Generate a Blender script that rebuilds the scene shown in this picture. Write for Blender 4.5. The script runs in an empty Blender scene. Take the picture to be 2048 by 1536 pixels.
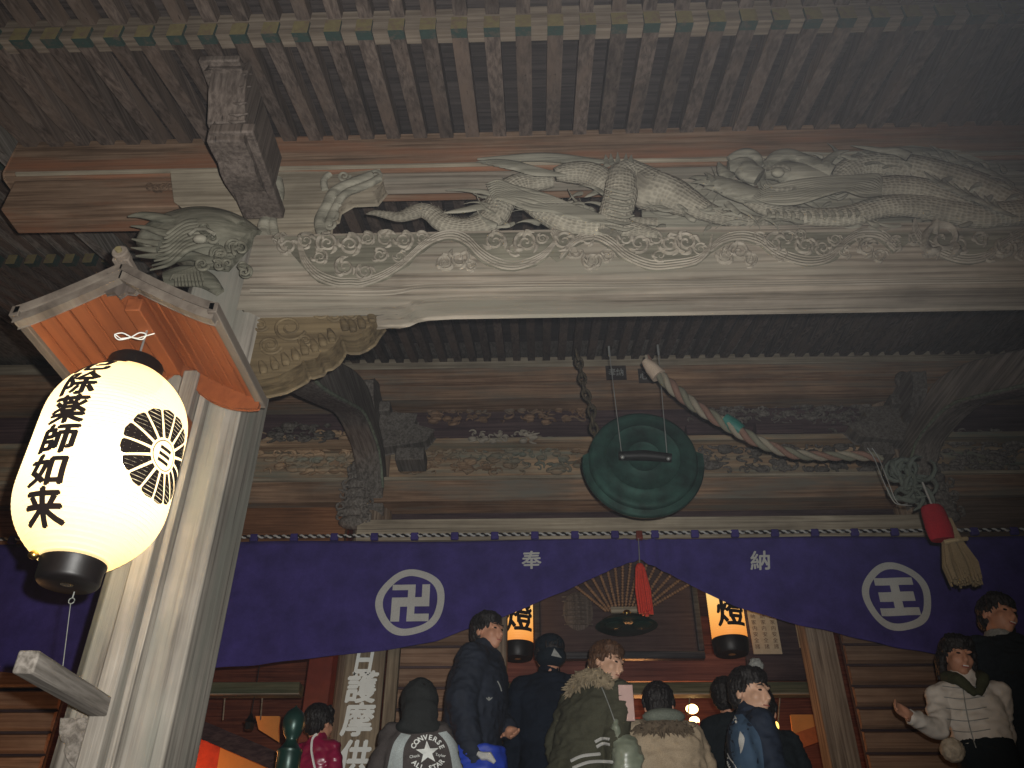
import bpy, bmesh, math, random
from mathutils import Vector, Matrix, noise
random.seed(7)
SC = bpy.context.scene
COL = SC.collection
PI = math.pi
R = math.radians
# ------------------------------------------------------------------ camera, world, flash, exposure
F = 1655.0
CM = (Matrix.Rotation(R(1.9), 3, 'Z') @ Matrix.Rotation(PI/2 + R(34), 3, 'X') @ Matrix.Rotation(R(.25), 3, 'Z'))
C0 = Vector((0, 0, 1.5))
cd = bpy.data.cameras.new('camera'); cd.sensor_width = 36; cd.lens = F/2048*36; cd.clip_start = .05; cd.clip_end = 400
cam = bpy.data.objects.new('camera', cd); COL.objects.link(cam)
cam.matrix_world = Matrix.Translation(C0) @ CM.to_4x4()
SC.camera = cam
SC.view_settings.view_transform = 'Standard'; SC.view_settings.look = 'None'
SC.view_settings.exposure = 0; SC.view_settings.gamma = 1
SC.cycles.max_bounces = 6; SC.cycles.diffuse_bounces = 3; SC.cycles.glossy_bounces = 3
SC.cycles.use_denoising = True
W = bpy.data.worlds.new('World'); SC.world = W; W.use_nodes = True
wn = W.node_tree.nodes; wb = wn['Background']
sky = wn.new('ShaderNodeTexSky'); sky.sky_type = 'NISHITA'; sky.sun_disc = False
sky.sun_elevation = R(2); sky.sun_rotation = R(200)
W.node_tree.links.new(sky.outputs[0], wb.inputs[0]); wb.inputs[1].default_value = .03
def lamp(name, kind, loc, energy, col, size=.02, aim=None, cone=None, blend=1):
    l = bpy.data.lights.new(name, kind); l.energy = energy; l.color = col
    if kind == 'SUN': l.angle = size
    else: l.shadow_soft_size = size
    if kind == 'SPOT': l.spot_size = R(cone); l.spot_blend = blend
    o = bpy.data.objects.new(name, l); COL.objects.link(o); o.location = loc
    if aim is not None: o.rotation_euler = (Vector(aim) - Vector(loc)).to_track_quat('-Z', 'Y').to_euler()
    return o
def ray(px, py): return CM @ Vector(((px-1024)/F, (768-py)/F, -1))
def P(px, py, Y):            # point of the vertical plane y = Y seen at that place
    d = ray(px, py); return C0 + d*(Y/d.y)
def PX(px, py, X):
    d = ray(px, py); return C0 + d*(X/d.x)
def zf(py, Y, px=1050): return P(px, py, Y).z
def xf(px, py, Y): return P(px, py, Y).x
# the flash that lit the photograph, just above the lens
lamp('camera_flash', 'SPOT', (.045, .0, 1.56), 560, (1, .98, .93), .012, P(790, 800, 3.0), 96, .85)
# ------------------------------------------------------------------ mesh helpers
class MB:
    def __init__(s): s.v = []; s.f = []; s.uv = []; s.mi = []
    def add(s, vs, fs, uvs=None, M=None, mi=0):
        b = len(s.v)
        s.v += [(M @ Vector(v)) if M is not None else Vector(v) for v in vs]
        for i, f in enumerate(fs):
            s.f.append([b+k for k in f]); s.uv.append(uvs[i] if uvs else None); s.mi.append(mi)
    def box(s, x0, x1, y0, y1, z0, z1, M=None, mi=0):
        v = [(x, y, z) for x in (x0, x1) for y in (y0, y1) for z in (z0, z1)]
        s.add(v, [(0,1,3,2), (4,6,7,5), (0,4,5,1), (2,3,7,6), (0,2,6,4), (1,5,7,3)], M=M, mi=mi)
    def prism(s, pts, ax, a, b, M=None, mi=0):
        def q(p, t):
            return {'x': (t, p[0], p[1]), 'y': (p[0], t, p[1]), 'z': (p[0], p[1], t)}[ax]
        n = len(pts); v = [q(p, a) for p in pts] + [q(p, b) for p in pts]
        s.add(v, [tuple(range(n)), tuple(range(2*n-1, n-1, -1))] + [(i, (i+1) % n, n+(i+1) % n, n+i) for i in range(n)], M=M, mi=mi)
    def tube(s, pts, rad, n=10, flat=(1, 1, 1), M=None, mi=0, cap=True, uvs=1.0):
        pts = [Vector(p) for p in pts]; m = len(pts)
        if not hasattr(rad, '__len__'): rad = [rad]*m
        T = [(pts[min(i+1, m-1)]-pts[max(i-1, 0)]).normalized() for i in range(m)]
        N = T[0].orthogonal().normalized(); vs = []; L = 0; Ls = []
        for i in range(m):
            if i: L += (pts[i]-pts[i-1]).length
            Ls.append(L)
            N = (N - T[i]*N.dot(T[i])); N = N.normalized() if N.length > 1e-6 else T[i].orthogonal().normalized()
            B = T[i].cross(N)
            for k in range(n):
                a = 2*PI*k/n; o = (N*math.cos(a)+B*math.sin(a))*rad[i]
                vs.append(pts[i]+Vector((o.x*flat[0], o.y*flat[1], o.z*flat[2])))
        fs = []; uv = []
        for i in range(m-1):
            for k in range(n):
                k2 = (k+1) % n
                fs.append((i*n+k, i*n+k2, (i+1)*n+k2, (i+1)*n+k))
                uv.append([(Ls[i]*uvs, k/n), (Ls[i]*uvs, (k+1)/n), (Ls[i+1]*uvs, (k+1)/n), (Ls[i+1]*uvs, k/n)])
        if cap:
            fs += [tuple(range(n-1, -1, -1)), tuple((m-1)*n+k for k in range(n))]; uv += [None, None]
        s.add(vs, fs, uv, M, mi)
    def lathe(s, prof, c=(0, 0, 0), n=32, M=None, mi=0, a0=0, a1=2*PI):
        full = abs(a1-a0-2*PI) < 1e-6; m = n if full else n+1; vs = []; fs = []
        for r, z in prof:
            for k in range(m):
                a = a0+(a1-a0)*k/n; vs.append((c[0]+r*math.cos(a), c[1]+r*math.sin(a), c[2]+z))
        for i in range(len(prof)-1):
            for k in range(n):
                k2 = (k+1) % m if full else k+1
                fs.append((i*m+k, i*m+k2, (i+1)*m+k2, (i+1)*m+k))
        s.add(vs, fs, M=M, mi=mi)
    def ell(s, c, r, seg=14, ring=9, M=None, rot=None, mi=0):
        vs = []; fs = []
        if not hasattr(r, '__len__'): r = (r, r, r)
        for i in range(ring+1):
            t = PI*i/ring
            for k in range(seg):
                a = 2*PI*k/seg; p = Vector((r[0]*math.sin(t)*math.cos(a), r[1]*math.sin(t)*math.sin(a), r[2]*math.cos(t)))
                if rot: p = rot @ p
                vs.append(p+Vector(c))
        for i in range(ring):
            for k in range(seg):
                k2 = (k+1) % seg; fs.append((i*seg+k, (i+1)*seg+k, (i+1)*seg+k2, i*seg+k2))
        s.add(vs, fs, M=M, mi=mi)
    def capsule(s, a, b, ra, rb, M=None, n=12, flat=(1, 1, 1)):
        a = Vector(a); b = Vector(b); d = (b-a).normalized(); pts = []; rr = []
        for t in (-1, -.8, -.5, 0): pts.append(a+d*ra*t); rr.append(ra*math.sqrt(max(0, 1-t*t))+1e-4)
        for t in (.33, .66): pts.append(a.lerp(b, t)); rr.append(ra+(rb-ra)*t)
        for t in (0, .5, .8, 1): pts.append(b+d*rb*t); rr.append(rb*math.sqrt(max(0, 1-t*t))+1e-4)
        s.tube(pts, rr, n, flat, M)
    def loft(s, secs, n=20, M=None):     # (cx, cy, z, rx, ry)
        vs = []; fs = []; m = len(secs)
        for cx, cy, z, rx, ry in secs:
            for k in range(n):
                a = 2*PI*k/n; c, q = math.cos(a), math.sin(a)
                e = .85
                vs.append((cx+rx*math.copysign(abs(c)**e, c), cy+ry*math.copysign(abs(q)**e, q), z))
        for i in range(m-1):
            for k in range(n):
                k2 = (k+1) % n; fs.append((i*n+k, i*n+k2, (i+1)*n+k2, (i+1)*n+k))
        fs += [tuple(range(n-1, -1, -1)), tuple((m-1)*n+k for k in range(n))]
        s.add(vs, fs, M=M)
    def mesh(s, name, off=(0, 0, 0)):
        me = bpy.data.meshes.new(name); off = Vector(off)
        me.from_pydata([tuple(v-off) for v in s.v], [], s.f)
        if any(u for u in s.uv):
            ul = me.uv_layers.new(name='UVMap'); i = 0
            for f, u in zip(s.f, s.uv):
                for k in range(len(f)):
                    if u: ul.data[i].uv = u[k]
                    i += 1
        for p, m in zip(me.polygons, s.mi): p.material_index = m
        me.validate(); return me
    def build(s, name, mat, parent=None, bevel=0, smooth=40, sub=0):
        off = parent['_w'] if parent is not None and '_w' in parent else (0, 0, 0)
        me = s.mesh(name, off)
        return link(name, me, mat, parent, bevel, smooth, sub)
def link(name, me, mat, parent=None, bevel=0, smooth=40, sub=0):
    o = bpy.data.objects.new(name, me); COL.objects.link(o)
    for m in (mat if isinstance(mat, (list, tuple)) else [mat]): me.materials.append(m)
    if smooth:
        for p in me.polygons: p.use_smooth = True
        me.set_sharp_from_angle(angle=R(smooth))
    if parent is not None:
        o.parent = parent
        if '_w' in parent: o['_w'] = list(parent['_w'])
    if bevel:
        b = o.modifiers.new('b', 'BEVEL'); b.width = bevel; b.segments = 2; b.limit_method = 'ANGLE'; b.angle_limit = R(35)
    if sub:
        b = o.modifiers.new('s', 'SUBSURF'); b.levels = sub; b.render_levels = sub
    return o
def empty(name, loc, label, cat, group=None):
    o = bpy.data.objects.new(name, None); COL.objects.link(o); o.location = loc; o['_w'] = list(loc)
    o.empty_display_size = .1
    tag(o, label, cat, group); return o
def tag(o, label, cat, group=None, kind=None):
    if label: o['label'] = label
    if cat: o['category'] = cat
    if group: o['group'] = group
    if kind: o['kind'] = kind
    return o
def dupchild(o, dx=(0, 0, 0), parent=None):
    c = o.copy(); COL.objects.link(c); c.location = Vector(o.location)+Vector(dx)
    if parent is not None: c.parent = parent
    for ch in list(o.children):
        g = ch.copy(); COL.objects.link(g); g.parent = c
    return c
def remesh(mb, voxel, smooth=4, wr=0, wscale=(9, 9, 16), off=(0, 0, 0)):
    me = mb.mesh('tmp', off); o = bpy.data.objects.new('tmp', me); COL.objects.link(o)
    r = o.modifiers.new('r', 'REMESH'); r.mode = 'VOXEL'; r.voxel_size = voxel
    if smooth:
        q = o.modifiers.new('q', 'SMOOTH'); q.iterations = smooth; q.factor = .5
    dg = bpy.context.evaluated_depsgraph_get()
    nm = bpy.data.meshes.new_from_object(o.evaluated_get(dg))
    bpy.data.objects.remove(o); bpy.data.meshes.remove(me)
    if wr:
        offs = []
        for v in nm.vertices:
            c = v.co; p = Vector((c.x*wscale[0], c.y*wscale[1], c.z*wscale[2]))
            h = noise.noise(p)*.6 + (1-abs(noise.noise(p*1.7+Vector((5, 1, 2)))) * 2)*.5
            offs.append(v.normal*h*wr)
        for v, d in zip(nm.vertices, offs): v.co += d
    return nm
_tc = {}
def glyph(txt, weight=.0, cell=.05):        # flat mesh of writing: (verts2d, faces), 1 unit tall, centred
    key = (txt, weight, cell)
    if key in _tc: return _tc[key]
    cu = bpy.data.curves.new('g', 'FONT'); cu.body = txt; cu.offset = weight; cu.align_x = 'CENTER'; cu.resolution_u = 3
    o = bpy.data.objects.new('g', cu); COL.objects.link(o)
    dg = bpy.context.evaluated_depsgraph_get()
    me = bpy.data.meshes.new_from_object(o.evaluated_get(dg)); bpy.data.objects.remove(o)
    if cell:
        bm = bmesh.new(); bm.from_mesh(me)
        xs = [v.co.x for v in bm.verts]; ys = [v.co.y for v in bm.verts]
        x = min(xs)+cell*.137
        while x < max(xs):
            bmesh.ops.bisect_plane(bm, geom=bm.verts[:]+bm.edges[:]+bm.faces[:], plane_co=(x, 0, 0), plane_no=(1, 0, 0)); x += cell
        y = min(ys)+cell*.1713
        while y < max(ys):
            bmesh.ops.bisect_plane(bm, geom=bm.verts[:]+bm.edges[:]+bm.faces[:], plane_co=(0, y, 0), plane_no=(0, 1, 0)); y += cell
        bm.to_mesh(me); bm.free()
    cy = .36
    res = ([(v.co.x, v.co.y-cy) for v in me.vertices], [tuple(p.vertices) for p in me.polygons])
    _tc[key] = res; return res
BOLD = lambda w: [(0, 0), (w, 0), (-w, 0), (0, w), (0, -w), (w*.7, w*.7), (-w*.7, -w*.7)]
def heavy(txt, w=.03, cell=.05):       # brush weight: the same strokes laid a few times, each a hair further out
    g = glyph(txt, .0, cell)
    return [(([(x+dx, y+dy) for x, y in g[0]], g[1]), k) for k, (dx, dy) in enumerate(BOLD(w))]
def lerp_list(pts, x):
    if x <= pts[0][0]: return pts[0][1]
    for a, b in zip(pts, pts[1:]):
        if x <= b[0]:
            t = (x-a[0])/(b[0]-a[0]); return a[1]+(b[1]-a[1])*t
    return pts[-1][1]
def smoothpath(pts, n=6):       # Catmull-Rom through tuples of any length
    out = []; m = len(pts)
    for i in range(m-1):
        p0 = pts[max(i-1, 0)]; p1 = pts[i]; p2 = pts[i+1]; p3 = pts[min(i+2, m-1)]
        for k in range(n):
            t = k/n
            out.append(tuple(.5*((2*b)+(-a+c)*t+(2*a-5*b+4*c-d)*t*t+(-a+3*b-3*c+d)*t**3) for a, b, c, d in zip(p0, p1, p2, p3)))
    out.append(tuple(pts[-1])); return out
# ------------------------------------------------------------------ materials
def newmat(name):
    m = bpy.data.materials.new(name); m.use_nodes = True; nt = m.node_tree
    return m, nt, nt.nodes['Principled BSDF']
def N(nt, t, **k):
    n = nt.nodes.new(t)
    for a, b in k.items():
        if a in n.inputs: n.inputs[a].default_value = b
        else: setattr(n, a, b)
    return n
def ramp(nt, src, stops):
    r = nt.nodes.new('ShaderNodeValToRGB'); e = r.color_ramp.elements
    while len(e) < len(stops): e.new(.5)
    for i, (p, c) in enumerate(stops):
        e[i].position = p; e[i].color = (*c, 1) if len(c) == 3 else c
    nt.links.new(src, r.inputs[0]); return r
def wood(name, ca, cb, axis='X', rough=.7, bump=.35, grain=1.0, var=.35, rings=False, patch=None):
    m, nt, b = newmat(name); L = nt.links
    tc = N(nt, 'ShaderNodeTexCoord'); oi = N(nt, 'ShaderNodeObjectInfo')
    mp = N(nt, 'ShaderNodeMapping'); s = {'X': (1.1, 34, 34), 'Y': (34, 1.1, 34), 'Z': (34, 34, 1.1)}[axis]
    mp.inputs['Scale'].default_value = [v*grain for v in s]
    L.new(tc.outputs['Object'], mp.inputs['Vector'])
    mul = N(nt, 'ShaderNodeMath', operation='MULTIPLY'); mul.inputs[1].default_value = 37; L.new(oi.outputs['Random'], mul.inputs[0])
    n1 = N(nt, 'ShaderNodeTexNoise', noise_dimensions='4D', Scale=1.6, Detail=8, Roughness=.6, Distortion=.35)
    L.new(mp.outputs[0], n1.inputs['Vector']); L.new(mul.outputs[0], n1.inputs['W'])
    src = n1.outputs['Fac']
    if rings:
        w = N(nt, 'ShaderNodeTexWave', wave_type='RINGS', Scale=.9, Distortion=7, Detail=2); w.rings_direction = 'X'
        mp2 = N(nt, 'ShaderNodeMapping'); mp2.inputs['Scale'].default_value = {'X': (.5, 7, 9), 'Y': (7, .5, 7), 'Z': (7, 7, .5)}[axis]
        L.new(tc.outputs['Object'], mp2.inputs['Vector']); L.new(mp2.outputs[0], w.inputs['Vector'])
        mx = N(nt, 'ShaderNodeMath', operation='MULTIPLY_ADD'); mx.inputs[1].default_value = .2
        L.new(w.outputs['Fac'], mx.inputs[0]); L.new(src, mx.inputs[2])
        ms = N(nt, 'ShaderNodeMath', operation='SUBTRACT'); ms.inputs[1].default_value = .1; L.new(mx.outputs[0], ms.inputs[0]); src = ms.outputs[0]
    dark = tuple(c*.6 for c in ca)
    r = ramp(nt, src, [(.28, dark), (.42, ca), (.62, cb)])
    n2 = N(nt, 'ShaderNodeTexNoise', noise_dimensions='4D', Scale=2.3, Detail=4, Roughness=.6)
    L.new(tc.outputs['Object'], n2.inputs['Vector']); L.new(mul.outputs[0], n2.inputs['W'])
    r2 = ramp(nt, n2.outputs['Fac'], [(.3, (1-var,)*3), (.7, (1+var*.3,)*3)])
    mm = N(nt, 'ShaderNodeMixRGB', blend_type='MULTIPLY', Fac=1.0); L.new(r.outputs[0], mm.inputs[1]); L.new(r2.outputs[0], mm.inputs[2])
    out = mm.outputs[0]
    if patch:
        n3 = N(nt, 'ShaderNodeTexNoise', noise_dimensions='4D', Scale=1.1, Detail=5, Roughness=.65)
        mq = N(nt, 'ShaderNodeMapping'); mq.inputs['Scale'].default_value = {'X': (.7, 5, 5), 'Y': (5, .7, 5), 'Z': (5, 5, .7)}[axis]; L.new(tc.outputs['Object'], mq.inputs['Vector']); L.new(mq.outputs[0], n3.inputs['Vector']); L.new(mul.outputs[0], n3.inputs['W'])
        r3 = ramp(nt, n3.outputs['Fac'], [(.48, (0, 0, 0)), (.66, (1, 1, 1))])
        m3 = N(nt, 'ShaderNodeMixRGB', blend_type='MIX'); L.new(r3.outputs[0], m3.inputs[0]); L.new(out, m3.inputs[1]); m3.inputs[2].default_value = (*patch, 1); out = m3.outputs[0]
    mc = N(nt, 'ShaderNodeMapping'); mc.inputs['Scale'].default_value = {'X': (.8, 70, 70), 'Y': (70, .8, 70), 'Z': (70, 70, .8)}[axis]
    L.new(tc.outputs['Object'], mc.inputs['Vector']); nc = N(nt, 'ShaderNodeTexNoise', noise_dimensions='4D', Scale=1.0, Detail=3, Roughness=.5, Distortion=.2)
    L.new(mc.outputs[0], nc.inputs['Vector']); L.new(mul.outputs[0], nc.inputs['W'])
    rc = ramp(nt, nc.outputs['Fac'], [(.27, (.35,)*3), (.33, (1,)*3)]); m5 = N(nt, 'ShaderNodeMixRGB', blend_type='MULTIPLY', Fac=1.0); L.new(out, m5.inputs[1]); L.new(rc.outputs[0], m5.inputs[2]); out = m5.outputs[0]
    rv = N(nt, 'ShaderNodeMath', operation='MULTIPLY_ADD'); rv.inputs[1].default_value = .4; rv.inputs[2].default_value = .8
    L.new(oi.outputs['Random'], rv.inputs[0])
    m4 = N(nt, 'ShaderNodeVectorMath', operation='SCALE'); L.new(out, m4.inputs[0]); L.new(rv.outputs[0], m4.inputs['Scale'])
    L.new(m4.outputs[0], b.inputs['Base Color'])
    b.inputs['Roughness'].default_value = rough; b.inputs['Specular IOR Level'].default_value = .25
    bp = N(nt, 'ShaderNodeBump', Strength=bump*.6, Distance=.006); L.new(src, bp.inputs['Height']); L.new(bp.outputs[0], b.inputs['Normal'])
    return m
def plain(name, col, rough=.7, metal=0, spec=.3, nz=.25, scale=9, bump=.15, dist=.01, emit=None, es=0, coat=0):
    m, nt, b = newmat(name); L = nt.links
    tc = N(nt, 'ShaderNodeTexCoord')
    n = N(nt, 'ShaderNodeTexNoise', Scale=scale, Detail=6, Roughness=.6); L.new(tc.outputs['Object'], n.inputs['Vector'])
    r = ramp(nt, n.outputs['Fac'], [(.3, tuple(c*(1-nz) for c in col)), (.7, tuple(min(1, c*(1+nz)) for c in col))])
    L.new(r.outputs[0], b.inputs['Base Color'])
    b.inputs['Roughness'].default_value = rough; b.inputs['Metallic'].default_value = metal; b.inputs['Specular IOR Level'].default_value = spec
    b.inputs['Coat Weight'].default_value = coat
    if bump:
        bp = N(nt, 'ShaderNodeBump', Strength=bump, Distance=dist); L.new(n.outputs['Fac'], bp.inputs['Height']); L.new(bp.outputs[0], b.inputs['Normal'])
    if emit: b.inputs['Emission Color'].default_value = (*emit, 1); b.inputs['Emission Strength'].default_value = es
    return m
def cloth(name, col, weave=260, rough=.9, nz=.18, sheen=.0, bump=.25):
    m, nt, b = newmat(name); L = nt.links
    tc = N(nt, 'ShaderNodeTexCoord')
    n = N(nt, 'ShaderNodeTexNoise', Scale=5, Detail=6, Roughness=.65); L.new(tc.outputs['Object'], n.inputs['Vector'])
    w = N(nt, 'ShaderNodeTexNoise', Scale=weave, Detail=2); L.new(tc.outputs['Object'], w.inputs['Vector'])
    r = ramp(nt, n.outputs['Fac'], [(.3, tuple(c*(1-nz) for c in col)), (.7, tuple(min(1, c*(1+nz)) for c in col))])
    r2 = ramp(nt, w.outputs['Fac'], [(.35, (.82,)*3), (.65, (1.1,)*3)])
    mm = N(nt, 'ShaderNodeMixRGB', blend_type='MULTIPLY', Fac=1.0); L.new(r.outputs[0], mm.inputs[1]); L.new(r2.outputs[0], mm.inputs[2])
    L.new(mm.outputs[0], b.inputs['Base Color']); b.inputs['Roughness'].default_value = rough
    b.inputs['Specular IOR Level'].default_value = .2; b.inputs['Sheen Weight'].default_value = sheen
    bp = N(nt, 'ShaderNodeBump', Strength=bump, Distance=.004); L.new(w.outputs['Fac'], bp.inputs['Height']); L.new(bp.outputs[0], b.inputs['Normal'])
    return m
def scales(name, ca, cb, su=46, sv=26, strength=.9):     # carved fish scales that follow the body of the carving
    m, nt, b = newmat(name); L = nt.links
    uv = N(nt, 'ShaderNodeUVMap'); mp = N(nt, 'ShaderNodeMapping'); mp.inputs['Scale'].default_value = (su, sv, 1); L.new(uv.outputs[0], mp.inputs['Vector'])
    v = N(nt, 'ShaderNodeTexVoronoi', Scale=1.0, Randomness=.35); L.new(mp.outputs[0], v.inputs['Vector'])
    tc = N(nt, 'ShaderNodeTexCoord'); n = N(nt, 'ShaderNodeTexNoise', Scale=7, Detail=8, Roughness=.65); L.new(tc.outputs['Object'], n.inputs['Vector'])
    r = ramp(nt, n.outputs['Fac'], [(.3, ca), (.68, cb)])
    r2 = ramp(nt, v.outputs['Distance'], [(.3, (.92,)*3), (.62, (1.25,)*3)])
    mm = N(nt, 'ShaderNodeMixRGB', blend_type='MULTIPLY', Fac=1.0); L.new(r.outputs[0], mm.inputs[1]); L.new(r2.outputs[0], mm.inputs[2])
    L.new(mm.outputs[0], b.inputs['Base Color']); b.inputs['Roughness'].default_value = .85; b.inputs['Specular IOR Level'].default_value = .15
    bp = N(nt, 'ShaderNodeBump', Strength=strength, Distance=.008); L.new(v.outputs['Distance'], bp.inputs['Height']); L.new(bp.outputs[0], b.inputs['Normal'])
    return m
M_ = {}
M_['beam'] = wood('weathered_pale_wood', (.225, .19, .148), (.33, .285, .23), 'X', .85, .6, 1.3, .4, rings=True, patch=(.24, .225, .18))
M_['pillar'] = wood('weathered_grey_wood', (.23, .205, .175), (.32, .29, .25), 'Z', .85, .6, 1.3, .4, rings=True, patch=(.20, .20, .17))
M_['purlin'] = wood('brown_beam_wood', (.13, .08, .05), (.25, .165, .11), 'X', .8, .4, 1.2, .4, patch=(.22, .095, .05))
M_['rafter'] = wood('rafter_wood', (.070, .052, .043), (.15, .115, .095), 'Y', .8, .45, 1, .45, patch=(.12, .085, .065))
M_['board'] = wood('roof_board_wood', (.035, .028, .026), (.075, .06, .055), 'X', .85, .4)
M_['kioi'] = wood('pale_batten_wood', (.16, .125, .095), (.27, .22, .17), 'X', .8, .4)
M_['carve'] = scales('carved_wood_scales', (.155, .14, .11), (.30, .275, .22))
M_['carveplain'] = wood('carved_grey_wood', (.17, .16, .125), (.32, .30, .24), 'X', .85, .5, .6, .3)
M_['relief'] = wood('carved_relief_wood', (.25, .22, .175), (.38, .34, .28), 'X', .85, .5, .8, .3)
M_['gold'] = wood('golden_bracket_wood', (.085, .062, .034), (.15, .112, .062), 'X', .7, .5, .8, .35)
M_['dark'] = wood('dark_purple_wood', (.085, .066, .055), (.16, .128, .108), 'Z', .7, .4)
M_['greywood'] = wood('grey_brown_wood', (.12, .105, .09), (.24, .215, .19), 'Y', .8, .4)
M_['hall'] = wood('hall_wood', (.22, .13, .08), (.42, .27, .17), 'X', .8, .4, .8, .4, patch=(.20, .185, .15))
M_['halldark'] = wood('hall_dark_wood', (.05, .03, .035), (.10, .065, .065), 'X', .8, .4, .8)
M_['nageshi'] = wood('pale_lintel_wood', (.24, .20, .145), (.40, .345, .26), 'X', .8, .3, .7)
M_['frieze'] = wood('carved_frieze_wood', (.27, .17, .10), (.50, .35, .22), 'X', .8, .5, .6, .4, patch=(.19, .21, .17))
M_['slat'] = wood('slatted_wall_wood', (.22, .125, .078), (.34, .215, .14), 'X', .8, .4, .8)
M_['hallpost'] = wood('hall_post_wood', (.17, .12, .085), (.34, .26, .19), 'Z', .8, .3)
M_['redwood'] = wood('cedar_red_wood', (.20, .058, .020), (.24, .072, .025), 'Y', .6, .2, .5, .2)
M_['roofedge'] = wood('weathered_roof_edge', (.13, .105, .085), (.19, .16, .13), 'Y', .8, .5, .3)
M_['sign'] = wood('sign_board_wood', (.16, .12, .08), (.28, .22, .15), 'Z', .75, .3)
M_['lacquer'] = plain('red_lacquer', (.16, .025, .012), .4, spec=.5)
def worn(name, col, under=(.13, .085, .06)):
    m, nt, b = newmat(name); tc = N(nt, 'ShaderNodeTexCoord'); oi = N(nt, 'ShaderNodeObjectInfo')
    n = N(nt, 'ShaderNodeTexNoise', noise_dimensions='4D', Scale=26, Detail=5, Roughness=.7); mu = N(nt, 'ShaderNodeMath', operation='MULTIPLY'); mu.inputs[1].default_value = 50
    nt.links.new(oi.outputs['Random'], mu.inputs[0]); nt.links.new(mu.outputs[0], n.inputs['W']); nt.links.new(tc.outputs['Object'], n.inputs['Vector'])
    r = ramp(nt, n.outputs['Fac'], [(.36, under), (.5, col), (.75, tuple(c*1.3 for c in col))]); nt.links.new(r.outputs[0], b.inputs['Base Color']); b.inputs['Roughness'].default_value = .85
    return m
M_['green'] = worn('worn_green_paint', (.020, .042, .035), (.07, .06, .045))
M_['yellow'] = worn('worn_ochre_paint', (.15, .122, .055))
M_['bronze'] = plain('green_bronze', (.017, .050, .040), .62, metal=.3, spec=.2, nz=.65, scale=7, bump=.5)
M_['bronzedark'] = plain('dark_green_bronze', (.012, .045, .036), .35, metal=.3, spec=.6, nz=.3)
M_['iron'] = plain('dark_iron', (.02, .02, .02), .55, metal=.6)
M_['wire'] = plain('steel_wire', (.32, .33, .32), .5, metal=.5)
M_['black'] = plain('black_lacquer', (.008, .006, .006), .45, spec=.4)
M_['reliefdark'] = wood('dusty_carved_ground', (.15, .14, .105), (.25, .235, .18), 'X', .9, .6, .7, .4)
M_['curtain'] = cloth('purple_cloth', (.050, .036, .175), 320, .95, .3, .0)
M_['white'] = cloth('white_dyed_cloth', (.50, .50, .48), 320, .95, .08)
M_['paint'] = plain('white_paint', (.75, .77, .74), .8, nz=.06)
M_['paper'] = plain('aged_paper', (.50, .42, .30), .9, nz=.12, scale=30)
M_['ink'] = plain('black_ink', (.012, .006, .004), .9)
M_['reddark'] = plain('ink_on_paper', (.10, .04, .02), .9)
M_['skin'] = plain('skin', (.50, .25, .16), .55, nz=.1, spec=.4, bump=.05)
M_['skinpale'] = plain('pale_skin', (.56, .34, .235), .5, nz=.08, spec=.4, bump=.05)
M_['lip'] = plain('lips', (.35, .11, .09), .5)
M_['eye'] = plain('eye', (.012, .009, .008), .2, spec=.6)
M_['hair'] = plain('black_hair', (.012, .010, .010), .45, nz=.5, scale=60, bump=.8, dist=.01)
M_['hairbrown'] = plain('brown_hair', (.085, .042, .022), .5, nz=.5, scale=60, bump=.8, dist=.01)
M_['ground'] = plain('gravel_ground', (.12, .115, .10), .95, nz=.35, scale=18, bump=.5)
M_['stone'] = plain('step_stone', (.24, .23, .21), .9, nz=.25, scale=7, bump=.4)
M_['gold_metal'] = plain('brass', (.65, .42, .12), .3, metal=1)
M_['gray'] = plain('grey_knit', (.25, .26, .25), .95, nz=.3, scale=60)
def glow(name, col, st):
    m, nt, b = newmat(name); b.inputs['Base Color'].default_value = (*col, 1)
    b.inputs['Emission Color'].default_value = (*col, 1); b.inputs['Emission Strength'].default_value = st; b.inputs['Roughness'].default_value = .8
    return m
# ------------------------------------------------------------------ ground and steps
g = MB(); g.add([(-150, -150, 0), (150, -150, 0), (150, 150, 0), (-150, 150, 0)], [(0, 1, 2, 3)])
tag(g.build('ground', M_['ground'], smooth=0), None, None, kind='structure')
XC = .88                                   # middle of the porch
temple = empty('temple_hall', (XC, 4.5, 0), 'old wooden temple hall with a carved front porch, dragon beam and close set eave rafters', 'temple')
def T(mb, name, mat, bevel=.006, smooth=40, parent=None): return mb.build(name, M_[mat] if isinstance(mat, str) else mat, parent or temple, bevel, smooth)
m = MB()
for i in range(6):
    m.box(XC-2.1, XC+2.1, 3.0+i*.29, 4.75, i*.24+.002*i, (i+1)*.24)
T(m, 'stone_steps', 'stone', .01)
m = MB(); m.box(-5.5, 7.2, 4.72, 6.1, .9, 1.45); m.box(-5.5, 7.2, 6.1, 10.5, .9, 1.449)
T(m, 'veranda_floor', 'greywood')
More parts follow.
